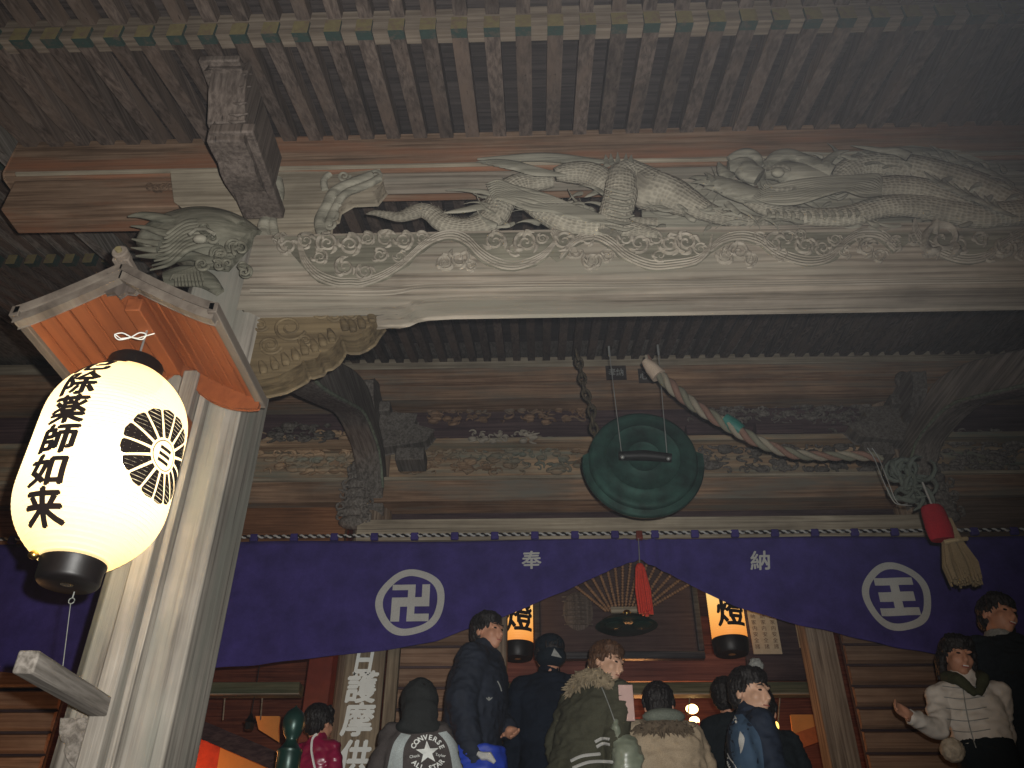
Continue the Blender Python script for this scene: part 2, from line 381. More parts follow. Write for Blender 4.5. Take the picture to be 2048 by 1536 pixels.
# ------------------------------------------------------------------ porch rafters
ya, za = 2.75, zf(255, 2.75); yb, zb = 6.2, zf(718, 6.2); SL = (zb-za)/(yb-ya)
def zr(y): return za+SL*(y-ya)               # underside line of the rafters
yt = 2.0                                       # tip: found on the line of sight of the painted ends
for _ in range(60):
    if zf(52, yt) > zr(yt): break
    yt += .01
SPC = .1365; RW = .068; RH = .085
def rafter_mesh(L0, L1, zfun, tip=.055, rw=RW, rh=RH, extra=None):
    mb = MB(); h = rw/2
    ys = [L0, L0+tip]+[L0+tip+(L1-L0-tip)*k/6 for k in range(1, 7)]
    for i in range(len(ys)-1):
        a, b = ys[i], ys[i+1]; mi = 1 if i == 0 else 0
        v = [(-h, a, zfun(a)), (h, a, zfun(a)), (h, a, zfun(a)+rh), (-h, a, zfun(a)+rh), (-h, b, zfun(b)), (h, b, zfun(b)), (h, b, zfun(b)+rh), (-h, b, zfun(b)+rh)]
        f = [(0, 4, 5, 1), (1, 5, 6, 2), (3, 2, 6, 7), (0, 3, 7, 4)]
        mb.add(v, f, mi=mi)
        if i == 0: mb.add(v, [(0, 1, 2, 3)], mi=2)
        if i == len(ys)-2: mb.add(v, [(4, 7, 6, 5)], mi=0)
    return mb
rm = rafter_mesh(yt, 6.45, zr).mesh('rafter')
mats3 = [M_['rafter'], M_['green'], M_['yellow']]
def rafters(me, xs, name, zj=.0):
    out = []
    for i, x in enumerate(xs):
        if i == 0: o = link(name, me, mats3, None, 0, 0)
        else: o = out[0].copy(); COL.objects.link(o)
        o.parent = temple; o.location = (x-XC+random.uniform(-.003, .003), -4.5, random.uniform(-zj, zj)); o['_w'] = [0, 0, 0]
        out.append(o)
    return out
X0 = -2.62
rafters(rm, [X0+SPC*i for i in range(53)], 'rafter', .002)
def zfly(y): return zr(yt)+RH+.075+(y-yt-.2)*SL*.75
fl = rafter_mesh(.95, yt+.22, zfly, .07, .06, .07).mesh('flying_rafter')
rafters(fl, [X0+SPC*i for i in range(53)], 'flying_rafter', .002)
XR0, XR1 = X0-.12, X0+SPC*52+.12
m = MB()                                       # batten on the rafter tips, seen pale between them
m.prism([(yt+.015, zr(yt)+.006+.02), (yt+.10, zr(yt+.10)+.02), (yt+.10, zr(yt)+RH+.095), (yt+.015, zr(yt)+RH+.085)], 'x', XR0, XR1)
T(m, 'eave_batten', 'kioi', 0)
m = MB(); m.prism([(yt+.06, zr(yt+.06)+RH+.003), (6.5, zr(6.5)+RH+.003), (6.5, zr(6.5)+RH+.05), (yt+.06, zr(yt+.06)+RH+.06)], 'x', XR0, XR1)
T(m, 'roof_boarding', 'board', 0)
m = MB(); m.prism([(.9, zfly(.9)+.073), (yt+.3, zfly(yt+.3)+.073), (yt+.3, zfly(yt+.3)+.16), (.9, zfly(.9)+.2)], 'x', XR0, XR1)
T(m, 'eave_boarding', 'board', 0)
for sx in (XR0, XR1):                         # barge boards at the two ends of the porch roof
    m = MB(); m.prism([(.95, zfly(.95)-.05), (yt, zr(yt)-.02), (3.6, zr(3.6)-.10), (5.2, zr(5.2)-.10), (5.2, zr(5.2)+.26), (.95, zfly(.95)+.25)], 'x', sx-.05, sx+.02)
    T(m, 'barge_board', 'greywood')
# heavy roof over everything (shingled, unseen from below)
m = MB(); m.prism([(.85, zfly(.9)+.2), (6.5, zr(6.5)+.2), (9, 7.9), (13, 6.2), (13, 6.0), (9, 7.6), (6.5, zr(6.5)+.06), (.85, zfly(.9)+.13)], 'x', -6, 8)
T(m, 'roof', 'greywood', 0)
# ------------------------------------------------------------------ porch pillars
PXL, PXR = xf(82, 1536, 2.75), xf(313, 1536, 2.75)
PCX = (PXL+PXR)/2; PHW = (PXR-PXL)/2; PCY = 2.75+PHW; PYF = 2.75
zbt = zf(465, 2.75); zbb = zf(640, 2.75)
XPR = 2*XC-PCX
for cx in (PCX, XPR):
    m = MB(); h = PHW; c = .045
    pp = [(cx-h+c, PCY-h), (cx+h-c, PCY-h), (cx+h, PCY-h+c), (cx+h, PCY+h-c), (cx+h-c, PCY+h), (cx-h+c, PCY+h), (cx-h, PCY+h-c), (cx-h, PCY-h+c)]
    for (z0, z1) in ((.25, 1.2), (1.2, 2.4), (2.4, 3.3), (3.3, zbt)):
        m.prism(pp, 'z', z0, z1)
    mm = MB(); mm.prism(pp, 'z', .25, zbt); p = T(mm, 'porch_pillar', 'pillar', .006)
    m = MB(); m.prism([(cx+x*1.0, PCY+y) for x, y in ((-.28, -.28), (.28, -.28), (.28, .28), (-.28, .28))], 'z', 0, .25)
    T(m, 'base_stone', 'stone', .02, parent=p)
    # block and boat-shaped arm above the pillar
    m = MB(); k = cx-PCX
    a = [(345, 345), (548, 345), (545, 398), (520, 466), (470, 472), (400, 440), (352, 402)]
    m.prism([(P(x, y, 2.78).x+k, P(x, y, 2.78).z) for x, y in a], 'y', 2.78, 3.1)
    T(m, 'bearing_block', 'carveplain' if 0 else 'nageshi', .01, parent=p)
# ------------------------------------------------------------------ rainbow beam between the pillars
YB = 2.72
def zB(py, px=1050): return P(px, py, YB).z
bxl = PCX+PHW*.6; bxr = XPR-PHW*.6
bot = [(750, 606), (770, 604), (790, 605), (808, 602), (826, 594), (850, 590), (900, 588), (1000, 588), (1280, 588)]
prof = [(P(x, y, YB).x, P(x, 0, YB).x*0+zB(y)) for x, y in bot]
zlow = zB(606)
left = [(bxl, zlow)] + prof
right = [(2*XC-x, z) for x, z in reversed(left)]
topz = zB(464)
poly = left+right+[(bxr, topz), (bxl, topz)]
m = MB(); m.prism(poly, 'y', YB, YB+.15)
beam = T(m, 'rainbow_beam', 'beam', .012)
# raised mouldings along the beam: the lower fillet that curls up near each pillar
def rp(x, y, Y): q = P(x, y, Y); return Vector((q.x, Y, zB(y) if Y == YB else q.z))
def relief(mb, pts, rad, Y=YB, fl=.75, n=8, mirror=False, sm=5):
    """half-sunk ridge; pts (px,py[,r px])"""
    q = smoothpath([(p[0], p[1], p[2] if len(p) > 2 else rad) for p in pts], sm)
    P3 = []; rr = []
    for x, y, r in q:
        v = P(x, y, Y); d = (CM.inverted() @ (v-C0)).z*-1
        P3.append(Vector((v.x, Y, v.z))); rr.append(max(.0015, abs(r)*d/F))
    if mirror: P3 = [Vector((2*XC-v.x, v.y, v.z)) for v in P3]
    mb.tube(P3, rr, n, (1, fl, 1), uvs=1)
def spiral(mb, cx, cy, r0, turns, a0, rad, sgn=1, Y=YB, fl=.7, tail=None):
    pts = list(tail) if tail else []
    k = int(14*turns)
    for i in range(k+1):
        t = i/k; a = a0+sgn*2*PI*turns*t; r = r0*(1-t)**.8+1
        pts.append((cx+r*math.cos(a), cy+r*.92*math.sin(a), rad*(1-.55*t)))
    relief(mb, pts, rad, Y, fl, 7, sm=2)
m = MB()
for k, off in enumerate((0, 9, 16)):
    relief(m, [(500, 586-k*7), (620, 587-k*7), (730, 589-k*7), (790, 587-k*7), (830, 579-k*5), (880, 576-k*5), (1000, 575-k*5), (1300, 573-k*5), (1700, 568-k*5), (2100, 563-k*5)], 2.6-k*.7, fl=.5)
T(m, 'beam_moulding', 'relief', 0, 60, beam)
# cloud and wave carving on the face of the beam
m = MB()
def Z5(l): return [(700+x/3.413, 280+y/3.413) for x, y in l]
def Z6(l): return [(1300+x/2.738, 270+y/2.738) for x, y in l]
waves = [
    [(596, 488), (606, 525), (632, 556), (670, 572)] + Z5([(0, 1000), (80, 1000), (210, 955), (350, 870), (480, 755), (590, 690), (700, 672), (800, 715), (880, 795), (980, 858), (1110, 885), (1250, 850), (1350, 780), (1400, 700), (1375, 640)]),
    Z5([(1430, 820), (1500, 740), (1580, 690), (1680, 680), (1780, 730), (1890, 820), (2048, 880)]) + Z6([(120, 730), (250, 705), (320, 640), (330, 590)]),
    Z6([(330, 640), (400, 590), (500, 572), (600, 598), (700, 668), (850, 712), (980, 690), (1060, 610), (1150, 560), (1260, 568), (1340, 640)]),
    Z6([(1440, 500), (1470, 580), (1560, 650), (1700, 700), (1830, 685), (1930, 610), (2060, 545), (2200, 540)])]
for wv in waves:
    for k in range(4):
        off = k*5.2
        relief(m, [(x+off*.25, y-off) for x, y in wv], 3.1-.3*k, fl=1.5, n=8, sm=4)
rnd = random.Random(3)
curls = [(575, 492, 17), (612, 482, 15), (655, 487, 19), (640, 515, 14), (700, 490, 20), (735, 478, 13), (772, 478, 16), (808, 482, 17), (845, 476, 12), (690, 535, 18), (730, 545, 16), (890, 525, 15), (918, 517, 18), (940, 533, 11),
         (990, 484, 19), (1030, 500, 13), (1052, 486, 21), (1085, 478, 10), (1128, 484, 18), (1150, 505, 13), (1175, 478, 14), (1185, 522, 17), (1215, 512, 12), (1250, 480, 15), (1278, 488, 18), (1310, 478, 14), (1340, 490, 19), (1372, 486, 21), (1400, 500, 12),
         (1450, 512, 15), (1478, 505, 19), (1500, 521, 13), (1520, 478, 12), (1548, 486, 18), (1575, 475, 12), (1610, 492, 17), (1645, 498, 15), (1670, 480, 12), (1735, 497, 17), (1760, 512, 13), (1790, 488, 14), (1722, 480, 10), (1885, 480, 34), (1920, 492, 16), (1862, 505, 14),
         (2010, 497, 18), (2035, 478, 14), (2045, 512, 12), (560, 478, 12), (760, 512, 14), (800, 514, 12), (1320, 512, 13), (1560, 510, 12), (1600, 470, 10), (1690, 505, 12), (1830, 478, 12), (1960, 480, 14), (1980, 512, 12)]
for cx, cy, r in curls:
    s = rnd.choice((-1, 1)); a0 = rnd.uniform(0, 2*PI)
    spiral(m, cx, cy, r*1.08, rnd.uniform(1.3, 1.9), a0, max(3.0, r*.25), s, fl=1.5)
    for j in range(3):     # petals round each curl
        a = a0+2*PI*j/3+rnd.uniform(-.4, .4); q = (cx+r*1.1*math.cos(a), cy+r*math.sin(a))
        relief(m, [(cx+r*.55*math.cos(a-.5), cy+r*.5*math.sin(a-.5), r*.15), (q[0], q[1], r*.3), (cx+r*1.35*math.cos(a+.6), cy+r*1.2*math.sin(a+.6), r*.08)], 2, fl=1.3, n=7, sm=3)
# continuing to the right of the picture, the mirror of the left end
T(m, 'wave_carving', 'relief', 0, 60, beam)
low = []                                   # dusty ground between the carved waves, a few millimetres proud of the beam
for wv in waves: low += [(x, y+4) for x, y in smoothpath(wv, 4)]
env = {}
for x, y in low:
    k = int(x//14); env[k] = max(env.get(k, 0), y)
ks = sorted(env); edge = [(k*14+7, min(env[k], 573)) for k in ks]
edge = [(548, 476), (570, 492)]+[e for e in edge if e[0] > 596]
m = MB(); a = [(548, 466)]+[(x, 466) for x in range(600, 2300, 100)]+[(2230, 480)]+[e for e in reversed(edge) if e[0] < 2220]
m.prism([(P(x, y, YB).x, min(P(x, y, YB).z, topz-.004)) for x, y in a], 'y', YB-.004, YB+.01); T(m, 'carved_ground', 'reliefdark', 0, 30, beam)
# ------------------------------------------------------------------ purlin and tie board over the beam
YP = 2.82
pz1, pz0 = zf(258, YP), zf(330, YP)
m = MB(); xl = xf(5, 350, YP)
hgt = pz1-pz0
def pprof():
    return [(YP+.02, pz0), (YP, pz0+.02), (YP, pz1-.015), (YP+.02, pz1), (YP+.23, pz1), (YP+.23, pz0)]
m.prism(pprof(), 'x', xl, 2*XC-xl); T(m, 'eave_purlin', 'purlin', .006)
m = MB(); zz = zf(322, YP-.02); m.box(xl+.08, 2*XC-xl-.08, YP-.022, YP-.003, zz-.016, zz)
T(m, 'purlin_fillet', 'nageshi', .003)
YT = 2.85
tz1, tz0 = pz0-.002, zf(366, YT)
m = MB(); m.box(xf(560, 360, YT), 2*XC-xf(560, 360, YT), YT, YT+.06, tz0, tz1)
T(m, 'tie_board', 'beam', .006)
m = MB(); m.box(xf(20, 380, YP+.03), PCX-PHW*.3, YP+.03, YP+.2, zf(398, YP+.03), tz1)
T(m, 'tie_board', 'purlin', .006)
# small carved wing on the purlin end and brackets either side of the pillar head
m = MB()
for px0, dx in ((300, -1), ):
    for k in range(5):
        spiral(m, px0+k*14, 372+4*math.sin(k), 9, 1.4, k, 2.6, 1, Y=YP+.02)
T(m, 'purlin_carving', 'purlin', 0, 60)
m = MB()       # scrolled bracket right of the pillar head, its leaves hanging over the opening
a = [(545, 345), (655, 345), (660, 352), (757, 340), (766, 358), (748, 380), (700, 382), (672, 398), (668, 415), (655, 420), (652, 442), (640, 452), (600, 466), (528, 474), (545, 400)]
m.prism([(P(x, y, 2.76).x, P(x, y, 2.76).z) for x, y in a], 'y', 2.76, 2.86)
br = T(m, 'scroll_bracket', 'nageshi', .008)
m = MB()
for pts, r in (([(645, 470), (640, 440), (655, 410), (668, 385), (700, 368), (745, 352)], 12), ([(655, 452), (668, 420), (690, 388), (730, 372), (760, 356)], 9), ([(530, 480), (528, 450), (545, 420), (556, 390), (552, 360)], 13), ([(552, 478), (545, 440), (556, 410)], 9), ([(650, 380), (648, 360), (660, 348)], 7)):
    relief(m, pts, r, 2.755, .8, 10)
for k, (x, y) in enumerate([(688, 352), (706, 372), (722, 366), (738, 360), (752, 352), (664, 432), (658, 448), (672, 402)]): spiral(m, x, y, 11, 1.4, k, 4, 1, Y=2.75)
T(m, 'leaf_carving', 'carveplain', 0, 60, br)
for o in [br]+list(br.children):          # the same bracket at the other pillar, turned round
    me = o.data.copy()
    for v in me.vertices: v.co.x = -v.co.x
    me.flip_normals(); c = link(o.name.split('.')[0], me, o.data.materials[0], None, .008 if o is br else 0)
    me.materials.pop(); c.parent = temple if o is br else c0
    if o is br: c0 = c
# ------------------------------------------------------------------ nose of the cross beam that reaches out over the pillar
m = MB(); NX0, NX1 = P(418, 300, 2.3).x, P(500, 300, 2.3).x
def nose(pts, Yb, x0, x1):
    q = [(y, P(455, py, y).z) for py, y in pts]
    m.prism(q+[(Yb, q[-1][1]), (Yb, q[0][1])], 'x', x0, x1)
nose([(125, 2.17), (137, 2.15), (138, 2.19), (180, 2.21), (215, 2.25), (246, 2.28)], 2.70, P(412, 190, 2.2).x, P(487, 190, 2.2).x)
nose([(246, 2.28), (262, 2.26), (282, 2.27), (300, 2.32), (325, 2.40), (345, 2.44), (365, 2.50), (385, 2.58), (404, 2.66), (412, 2.70)], 2.74, P(436, 330, 2.4).x, P(508, 330, 2.4).x)
m.box(P(427, 252, 2.26).x-.008, P(512, 252, 2.26).x, 2.245, 2.75, P(455, 266, 2.25).z, P(455, 248, 2.25).z)
m.box(P(407, 130, 2.17).x-.006, P(482, 130, 2.17).x+.006, 2.13, 2.4, P(455, 137, 2.17).z, P(455, 126, 2.17).z)
nb = T(m, 'beam_nose', 'dark', .008)
m = MB(); xm = P(455, 190, 2.12).x
for zc, w in ((150, .03), (170, .035), (196, .03), (214, .04), (226, .035)):
    zz = P(455, zc, 2.2).z; m.tube([(xm-w, 2.205+(zc-150)*.0006, zz+.01), (xm, 2.20+(zc-150)*.0006, zz-.006), (xm+w, 2.205+(zc-150)*.0006, zz+.01)], [.004, .009, .004], 7)

T(m, 'nose_carving', 'dark', 0, 60, nb)
c = dupchild(nb, (XPR-PCX, 0, 0)); c.parent = temple
# ------------------------------------------------------------------ golden shoulder bracket under the beam
def gold_bracket(mir):
    m = MB(); YG = 2.79
    a = [(470, 603), (738, 603), (758, 622), (748, 634), (738, 650), (722, 662), (706, 668), (690, 668), (678, 664), (674, 675), (664, 690), (650, 700), (638, 702), (632, 712), (612, 718), (604, 716), (598, 726), (576, 738), (556, 748), (520, 756), (470, 760)]
    q = [(P(x, y, YG).x, P(x, y, YG).z) for x, y in a]
    if mir: q = [(2*XC-x, z) for x, z in reversed(q)]
    m.prism(q, 'y', YG, YG+.14); b = T(m, 'shoulder_bracket', 'gold', .012)
    m = MB()
    for k, (x, y) in enumerate([(742, 636), (722, 648), (704, 654), (688, 652), (662, 674), (644, 684), (628, 694), (608, 700), (590, 712), (570, 722), (548, 730), (525, 738)]):
        relief(m, [(x-5, y-16, 4), (x+2, y, 9), (x+3, y+10, 6)], 8, YG-.002, .8, 9, mir, 3)
    for cx, cy, r in ((578, 655, 32), (640, 622, 17), (668, 630, 14), (540, 690, 22), (520, 650, 14), (610, 680, 13), (700, 628, 13)):
        pts = [(cx+(r*(1-i/26)+2)*math.cos(.3+i*.45), cy+(r*(1-i/26)+2)*.8*math.sin(.3+i*.45), 4-i*.08) for i in range(24)]
        relief(m, pts, 3, YG-.001, .9, 7, mir, 2)
    T(m, 'bracket_carving', 'gold', 0, 60, b)
gold_bracket(False); gold_bracket(True)
# ------------------------------------------------------------------ curved tie beams from the pillars to the hall
XE = PCX+.09
def ebi(side):
    s = 1 if side < 0 else -1
    def q(px, py): v = PX(px, py, XE); return (v.y, v.z)
    top = [q(*a) for a in smoothpath([(628, 690), (655, 712), (690, 728), (716, 745), (738, 775), (750, 815), (762, 860), (771, 905), (773, 960)], 4)]
    low = [q(*a) for a in smoothpath([(588, 715), (610, 748), (650, 785), (700, 812), (726, 828), (745, 868), (757, 905), (764, 960)], 4)]
    y1 = 6.35; top = [(3.05, top[0][1]-.12)]+[t for t in top if t[0] < y1]; low = [(3.05, low[0][1]-.05)]+[t for t in low if t[0] < y1]
    top.append((y1, top[-1][1]-.02)); low.append((y1, top[-1][1]-.36))
    m = MB(); x0, x1 = (XE-.21, XE) if side < 0 else (2*XC-XE, 2*XC-XE+.21)
    n = 24
    def res(l):
        out = []
        for i in range(n+1):
            y = 3.05+(y1-3.05)*i/n; out.append((y, lerp_list(l, y)))
        return out
    tp, lw = res(top), res(low); vs = []; fs = []
    for (ya_, zt), (_, zl) in zip(tp, lw):
        if zt-zl < .16: zl = zt-.16
        vs += [(x0, ya_, zl), (x1, ya_, zl), (x1, ya_, zt), (x0, ya_, zt)]
    for i in range(n):
        for k in range(4): k2 = (k+1) % 4; fs.append((i*4+k, i*4+k2, (i+1)*4+k2, (i+1)*4+k))
    fs += [(3, 2, 1, 0), (4*n, 4*n+1, 4*n+2, 4*n+3)]
    m.add(vs, fs); b = T(m, 'curved_tie_beam', 'greywood', .014, 50)
    m = MB(); fx = x1+.002 if side < 0 else x0-.002
    rn = random.Random(5)
    for k in range(34):
        y = rn.uniform(3.3, 3.75); z0_, z1_ = lerp_list(low, y), lerp_list(top, y); z = z0_+(z1_-z0_)*rn.uniform(.35, .9)
        m.tube([(fx, y+.03*math.cos(a*1.3+k), z+.03*math.sin(a*1.3+k)) for a in range(5)], [.004, .008, .009, .007, .003], 6)
    for zl in (low,):
        m.tube([(fx, y, lerp_list(low, y)+.02) for y in [3.3+.15*i for i in range(20)]], .012, 7)
    T(m, 'beam_end_carving', plain('green_faded_paint', (.16, .19, .14), .8, nz=.5, scale=25), 0, 60, b)
ebi(-1); ebi(1)
# ------------------------------------------------------------------ front wall of the main hall, course by course
XL0, XL1 = -5.4, 7.2
CXL, CXR = -1.385, 2*XC+1.385
def course(name, pa, pb, Yf, mat, depth=.3, x0=XL0, x1=XL1, bev=.006):
    m = MB(); m.box(x0, x1, Yf, Yf+depth, zf(pb, Yf), zf(pa, Yf)); return T(m, name, mat, bev)
course('eave_infill', 714, 735, 6.25, 'nageshi', .1)
course('wall_purlin', 734, 762, 6.08, 'hall', .35)
course('wall_purlin', 763.5, 796, 6.14, 'hall', .3)
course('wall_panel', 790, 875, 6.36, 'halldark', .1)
for px in (995, 1420, 1560):
    course('carved_block', 852, 872, 6.2, 'halldark', .14, xf(px, 860, 6.2)-.2, xf(px, 860, 6.2)+.2)
sl = course('frieze_ledge', 874, 884, 6.16, 'frieze', .3)
course('frieze_back', 882, 950, 6.32, 'frieze', .12)
course('frieze_fillet', 950, 956, 6.17, 'nageshi', .2)
course('lower_beam', 957, 1000, 6.2, 'hall', .25)
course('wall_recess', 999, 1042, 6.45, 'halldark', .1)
course('long_lintel', 1036, 1078, 6.12, 'nageshi', .2, xf(714, 1050, 6.12), xf(1868, 1050, 6.12))
course('side_boarding', 1000, 1082, 6.3, wood('orange_boarding', (.16, .07, .03), (.27, .125, .06), 'X', .8), .1, XL0, CXL-.2)
course('side_boarding', 1000, 1082, 6.3, wood('brown_boarding', (.10, .07, .05), (.18, .125, .09), 'X', .8), .1, CXR+.2, XL1)
# carved frieze: flowers, waves and birds as raised forms
def fcarve(name, px0, px1, py0, py1, Y, mat, n, seed, rmax=.05):
    m = MB(); rn = random.Random(seed)
    for k in range(n):
        x = rn.uniform(px0, px1); t = rn.random(); y = py0+(py1-py0)*t; c = P(x, y, Y); a0 = rn.uniform(0, 2*PI); r = rn.uniform(.4, 1)*rmax; s = rn.choice((-1, 1))
        pts = [Vector((c.x+r*1.5*(1-i/9)*math.cos(a0+s*i*.55), Y-.012*math.sin(i), c.z+r*(1-i/9)*math.sin(a0+s*i*.55))) for i in range(9)]
        m.tube(pts, [r*.14, r*.25, r*.3, r*.3, r*.28, r*.24, r*.2, r*.15, r*.08], 7)
        if k % 3 == 0: m.ell(c, (r*1.2, .03, r*.6), 10, 6)
    return T(m, name, mat, 0, 70)
fcarve('frieze_carving', 800, 1150, 880, 945, 6.29, 'frieze', 150, 1)
fcarve('frieze_carving', 1390, 1760, 865, 945, 6.27, 'greywood', 150, 2, .055)
fcarve('frieze_carving', 1150, 1400, 880, 945, 6.3, 'frieze', 60, 9)
fcarve('frieze_carving', 440, 730, 862, 945, 6.27, 'frieze', 150, 3, .06)
fcarve('frieze_carving', 1860, 2048, 862, 945, 6.27, 'greywood', 90, 4, .055)
fcarve('frieze_carving', 930, 1070, 862, 884, 6.14, 'relief', 34, 14, .035)
fcarve('frieze_carving', 540, 660, 850, 880, 6.12, 'greywood', 34, 15, .05)
fcarve('panel_carving', 860, 1180, 800, 845, 6.34, 'hall', 130, 5, .045)
fcarve('panel_carving', 1380, 1760, 800, 845, 6.34, 'greywood', 140, 6, .045)
# hall columns with carved bracket clusters
for cx, sg in ((CXL, 1), (CXR, -1)):
    m = MB(); m.tube([(cx, 6.42, 1.4), (cx, 6.42, zf(1078, 6.2)), (cx, 6.42, zf(790, 6.2))], .155, 28)
    col = T(m, 'hall_column', 'hallpost', 0)
    m = MB(); z0 = zf(868, 6.0)
    m.prism([(cx+sg*.05, z0-.10), (cx+sg*.45, z0-.04), (cx+sg*.52, z0+.06), (cx+sg*.34, z0+.12), (cx+sg*.36, z0+.22), (cx-sg*.1, z0+.26)], 'y', 6.02, 6.16)
    m.box(cx-.14, cx+.14, 5.95, 6.3, z0+.22, z0+.32); m.box(cx+sg*.22, cx+sg*.46, 5.98, 6.2, z0-.24, z0-.12)
    m.ell((cx-.02, 5.9, z0+.42), (.07, .06, .085), 14, 10)
    m.prism([(5.65, z0+.34), (5.72, z0+.20), (5.9, z0+.10), (6.2, z0+.05), (6.2, z0+.36), (5.8, z0+.40)], 'x', cx-.07, cx+.05)
    T(m, 'column_bracket', 'greywood', .01, parent=col)
    m = MB(); rn = random.Random(8)
    for k in range(60):
        zc = rn.uniform(zf(1035, 6.1), zf(930, 6.1)); xx = cx-sg*.1+rn.uniform(-.12, .12); a0 = rn.uniform(0, 6)
        m.tube([(xx+.04*math.cos(a0+i*.8)*(1-i/7), 6.12+.02*math.sin(k), zc+.04*math.sin(a0+i*.8)*(1-i/7)) for i in range(6)], [.006, .011, .013, .012, .009, .004], 6)
    for k in range(7): m.ell((cx-sg*.1, 6.16, zf(1035, 6.1)+k*.085), (.13-.006*k, .07, .06), 12, 8)
    T(m, 'column_carving', 'greywood', 0, 70, col)
# the hall's own eave, seen left and right of the porch
def zh(y): return zf(530, 4.25, 100)+(y-4.25)*.34
hm = rafter_mesh(4.22, 6.5, zh, .06).mesh('eave_rafter')
rafters(hm, [-5.3+SPC*i for i in range(20)]+[2*XC+5.3-SPC*i for i in range(20)], 'eave_rafter')
hf = rafter_mesh(3.2, 4.5, lambda y: zh(4.25)+RH+.06+(y-4.4)*.26, .06, .06, .07).mesh('eave_flying_rafter')
rafters(hf, [-5.3+SPC*i for i in range(20)]+[2*XC+5.3-SPC*i for i in range(20)], 'eave_flying_rafter')
for a, b in ((-5.5, -2.7), (2*XC+2.7, 2*XC+5.5)):
    m = MB(); m.prism([(3.1, zh(4.25)+RH+.06-.2), (4.4, zh(4.4)+RH+.01), (6.5, zh(6.5)+RH), (6.5, zh(6.5)+RH+.1), (3.1, zh(4.25)+RH+.3)], 'x', a, b)
    T(m, 'eave_roof_boarding', 'board', 0)
    m = MB(); m.prism([(3.15, zh(4.25)+RH-.06), (4.3, zh(4.3)+RH+.01), (4.3, zh(4.3)+RH+.06), (3.15, zh(4.25)+RH+.01)], 'x', a, b)
# ------------------------------------------------------------------ dragon carvings standing on the beam
YD = 2.755
def dtube(mb, pts, Y=YD, fl=.62, n=14, sm=6, spikes=0, sgn=1, wob=0):
    q = smoothpath(pts, sm); P3 = []; rr = []
    for i, (x, y, r) in enumerate(q):
        v = P(x, y, Y); d = -(CM.inverted() @ (v-C0)).z
        P3.append(Vector((v.x, Y+.02*math.sin(i*.35)*wob, v.z))); rr.append(max(.0012, r*d/F))
    mb.tube(P3, rr, n, (1, fl, 1), uvs=1)
    if spikes:
        step = spikes; acc = 0
        for i in range(1, len(P3)-1):
            acc += (P3[i]-P3[i-1]).length
            if acc > step and rr[i] > .008:
                acc = 0; t = (P3[i+1]-P3[i-1]).normalized(); nrm = Vector((t.z, 0, -t.x))*-sgn
                b = P3[i]+nrm*rr[i]*.85; h = rr[i]*.42
                mb.tube([b-t*h*.3, b+nrm*h*.5-t*h*.2, b+nrm*h*1.1-t*h*.7], [h*.45, h*.28, .001], 6, (1, .5, 1))
def z5(l): return [(700+x/3.413, 280+y/3.413, 1.12*r/3.413) for x, y, r in l]
def z6(l): return [(1300+x/2.738, 270+y/2.738, 1.18*r/2.738) for x, y, r in l]
def dragonpart(name, mat, parent=None): pass
# left dragon: tail, body loops, claw and head
mb = MB()
dtube(mb, z5([(112, 505, 6), (170, 498, 20), (250, 512, 28), (340, 525, 38), (420, 500, 52), (490, 480, 55), (560, 505, 60), (620, 555, 66), (700, 590, 70), (800, 600, 72), (900, 580, 82), (975, 530, 92), (1010, 460, 95), (1050, 390, 95), (1110, 330, 90), (1190, 295, 80), (1290, 285, 66), (1380, 270, 60)]), spikes=.022, sgn=1)
dtube(mb, z5([(1180, 380, 60), (1260, 430, 84), (1370, 500, 95), (1480, 560, 95), (1600, 585, 90), (1730, 590, 90), (1850, 600, 80), (1990, 630, 60), (2100, 650, 40)]), Y=YD-.03, spikes=0)
dtube(mb, z5([(1770, 640, 70), (1790, 560, 95), (1820, 470, 105), (1845, 380, 105), (1850, 300, 100), (1860, 230, 90), (1920, 190, 70)]), Y=YD-.05, spikes=0)
dtube(mb, z5([(1870, 185, 80), (1960, 250, 110), (2050, 320, 140)]) + z6([(0, 300, 118), (100, 325, 105), (200, 370, 84), (300, 415, 58), (400, 450, 46), (520, 470, 40), (640, 480, 30)]), Y=YD-.01, spikes=.05, sgn=-1)
dtube(mb, z5([(1400, 235, 50), (1480, 225, 75), (1580, 225, 88), (1680, 250, 92), (1750, 300, 80), (1785, 360, 50), (1760, 430, 22), (1720, 460, 6)]), Y=YD-.03)
dtube(mb, z5([(1980, 560, 28), (1800, 540, 24), (2100, 560, 30)]) , Y=YD-.04)
dr = MB(); dr.v, dr.f, dr.uv, dr.mi = mb.v, mb.f, mb.uv, mb.mi
dragon = T(dr, 'dragon_carving', 'carve', 0, 60)
mb = MB()       # mane, whiskers, fang and claws
for l in ([(640, 498, 3), (700, 490, 14), (780, 478, 22), (860, 462, 26), (940, 450, 22)], [(655, 343, 3), (740, 340, 10), (820, 345, 16), (900, 352, 20), (980, 372, 18)],
          [(1600, 392, 2), (1640, 375, 14), (1690, 352, 20), (1730, 345, 14)]): dtube(mb, z5(l), Y=YD-.03, fl=.5)
for k in range(9):
    dy = k*21
    dtube(mb, z5([(930+k*6, 300+dy*.75, 4), (1010, 300+dy*.7-20, 15), (1110, 320+dy*.62, 20), (1230, 350+dy*.6+18*math.sin(k), 19), (1370, 390+dy*.55, 17), (1520, 450+dy*.42, 14), (1700, 510+dy*.3, 9), (1850, 560+dy*.1, 3)]), Y=YD-.085, fl=.6, n=8)
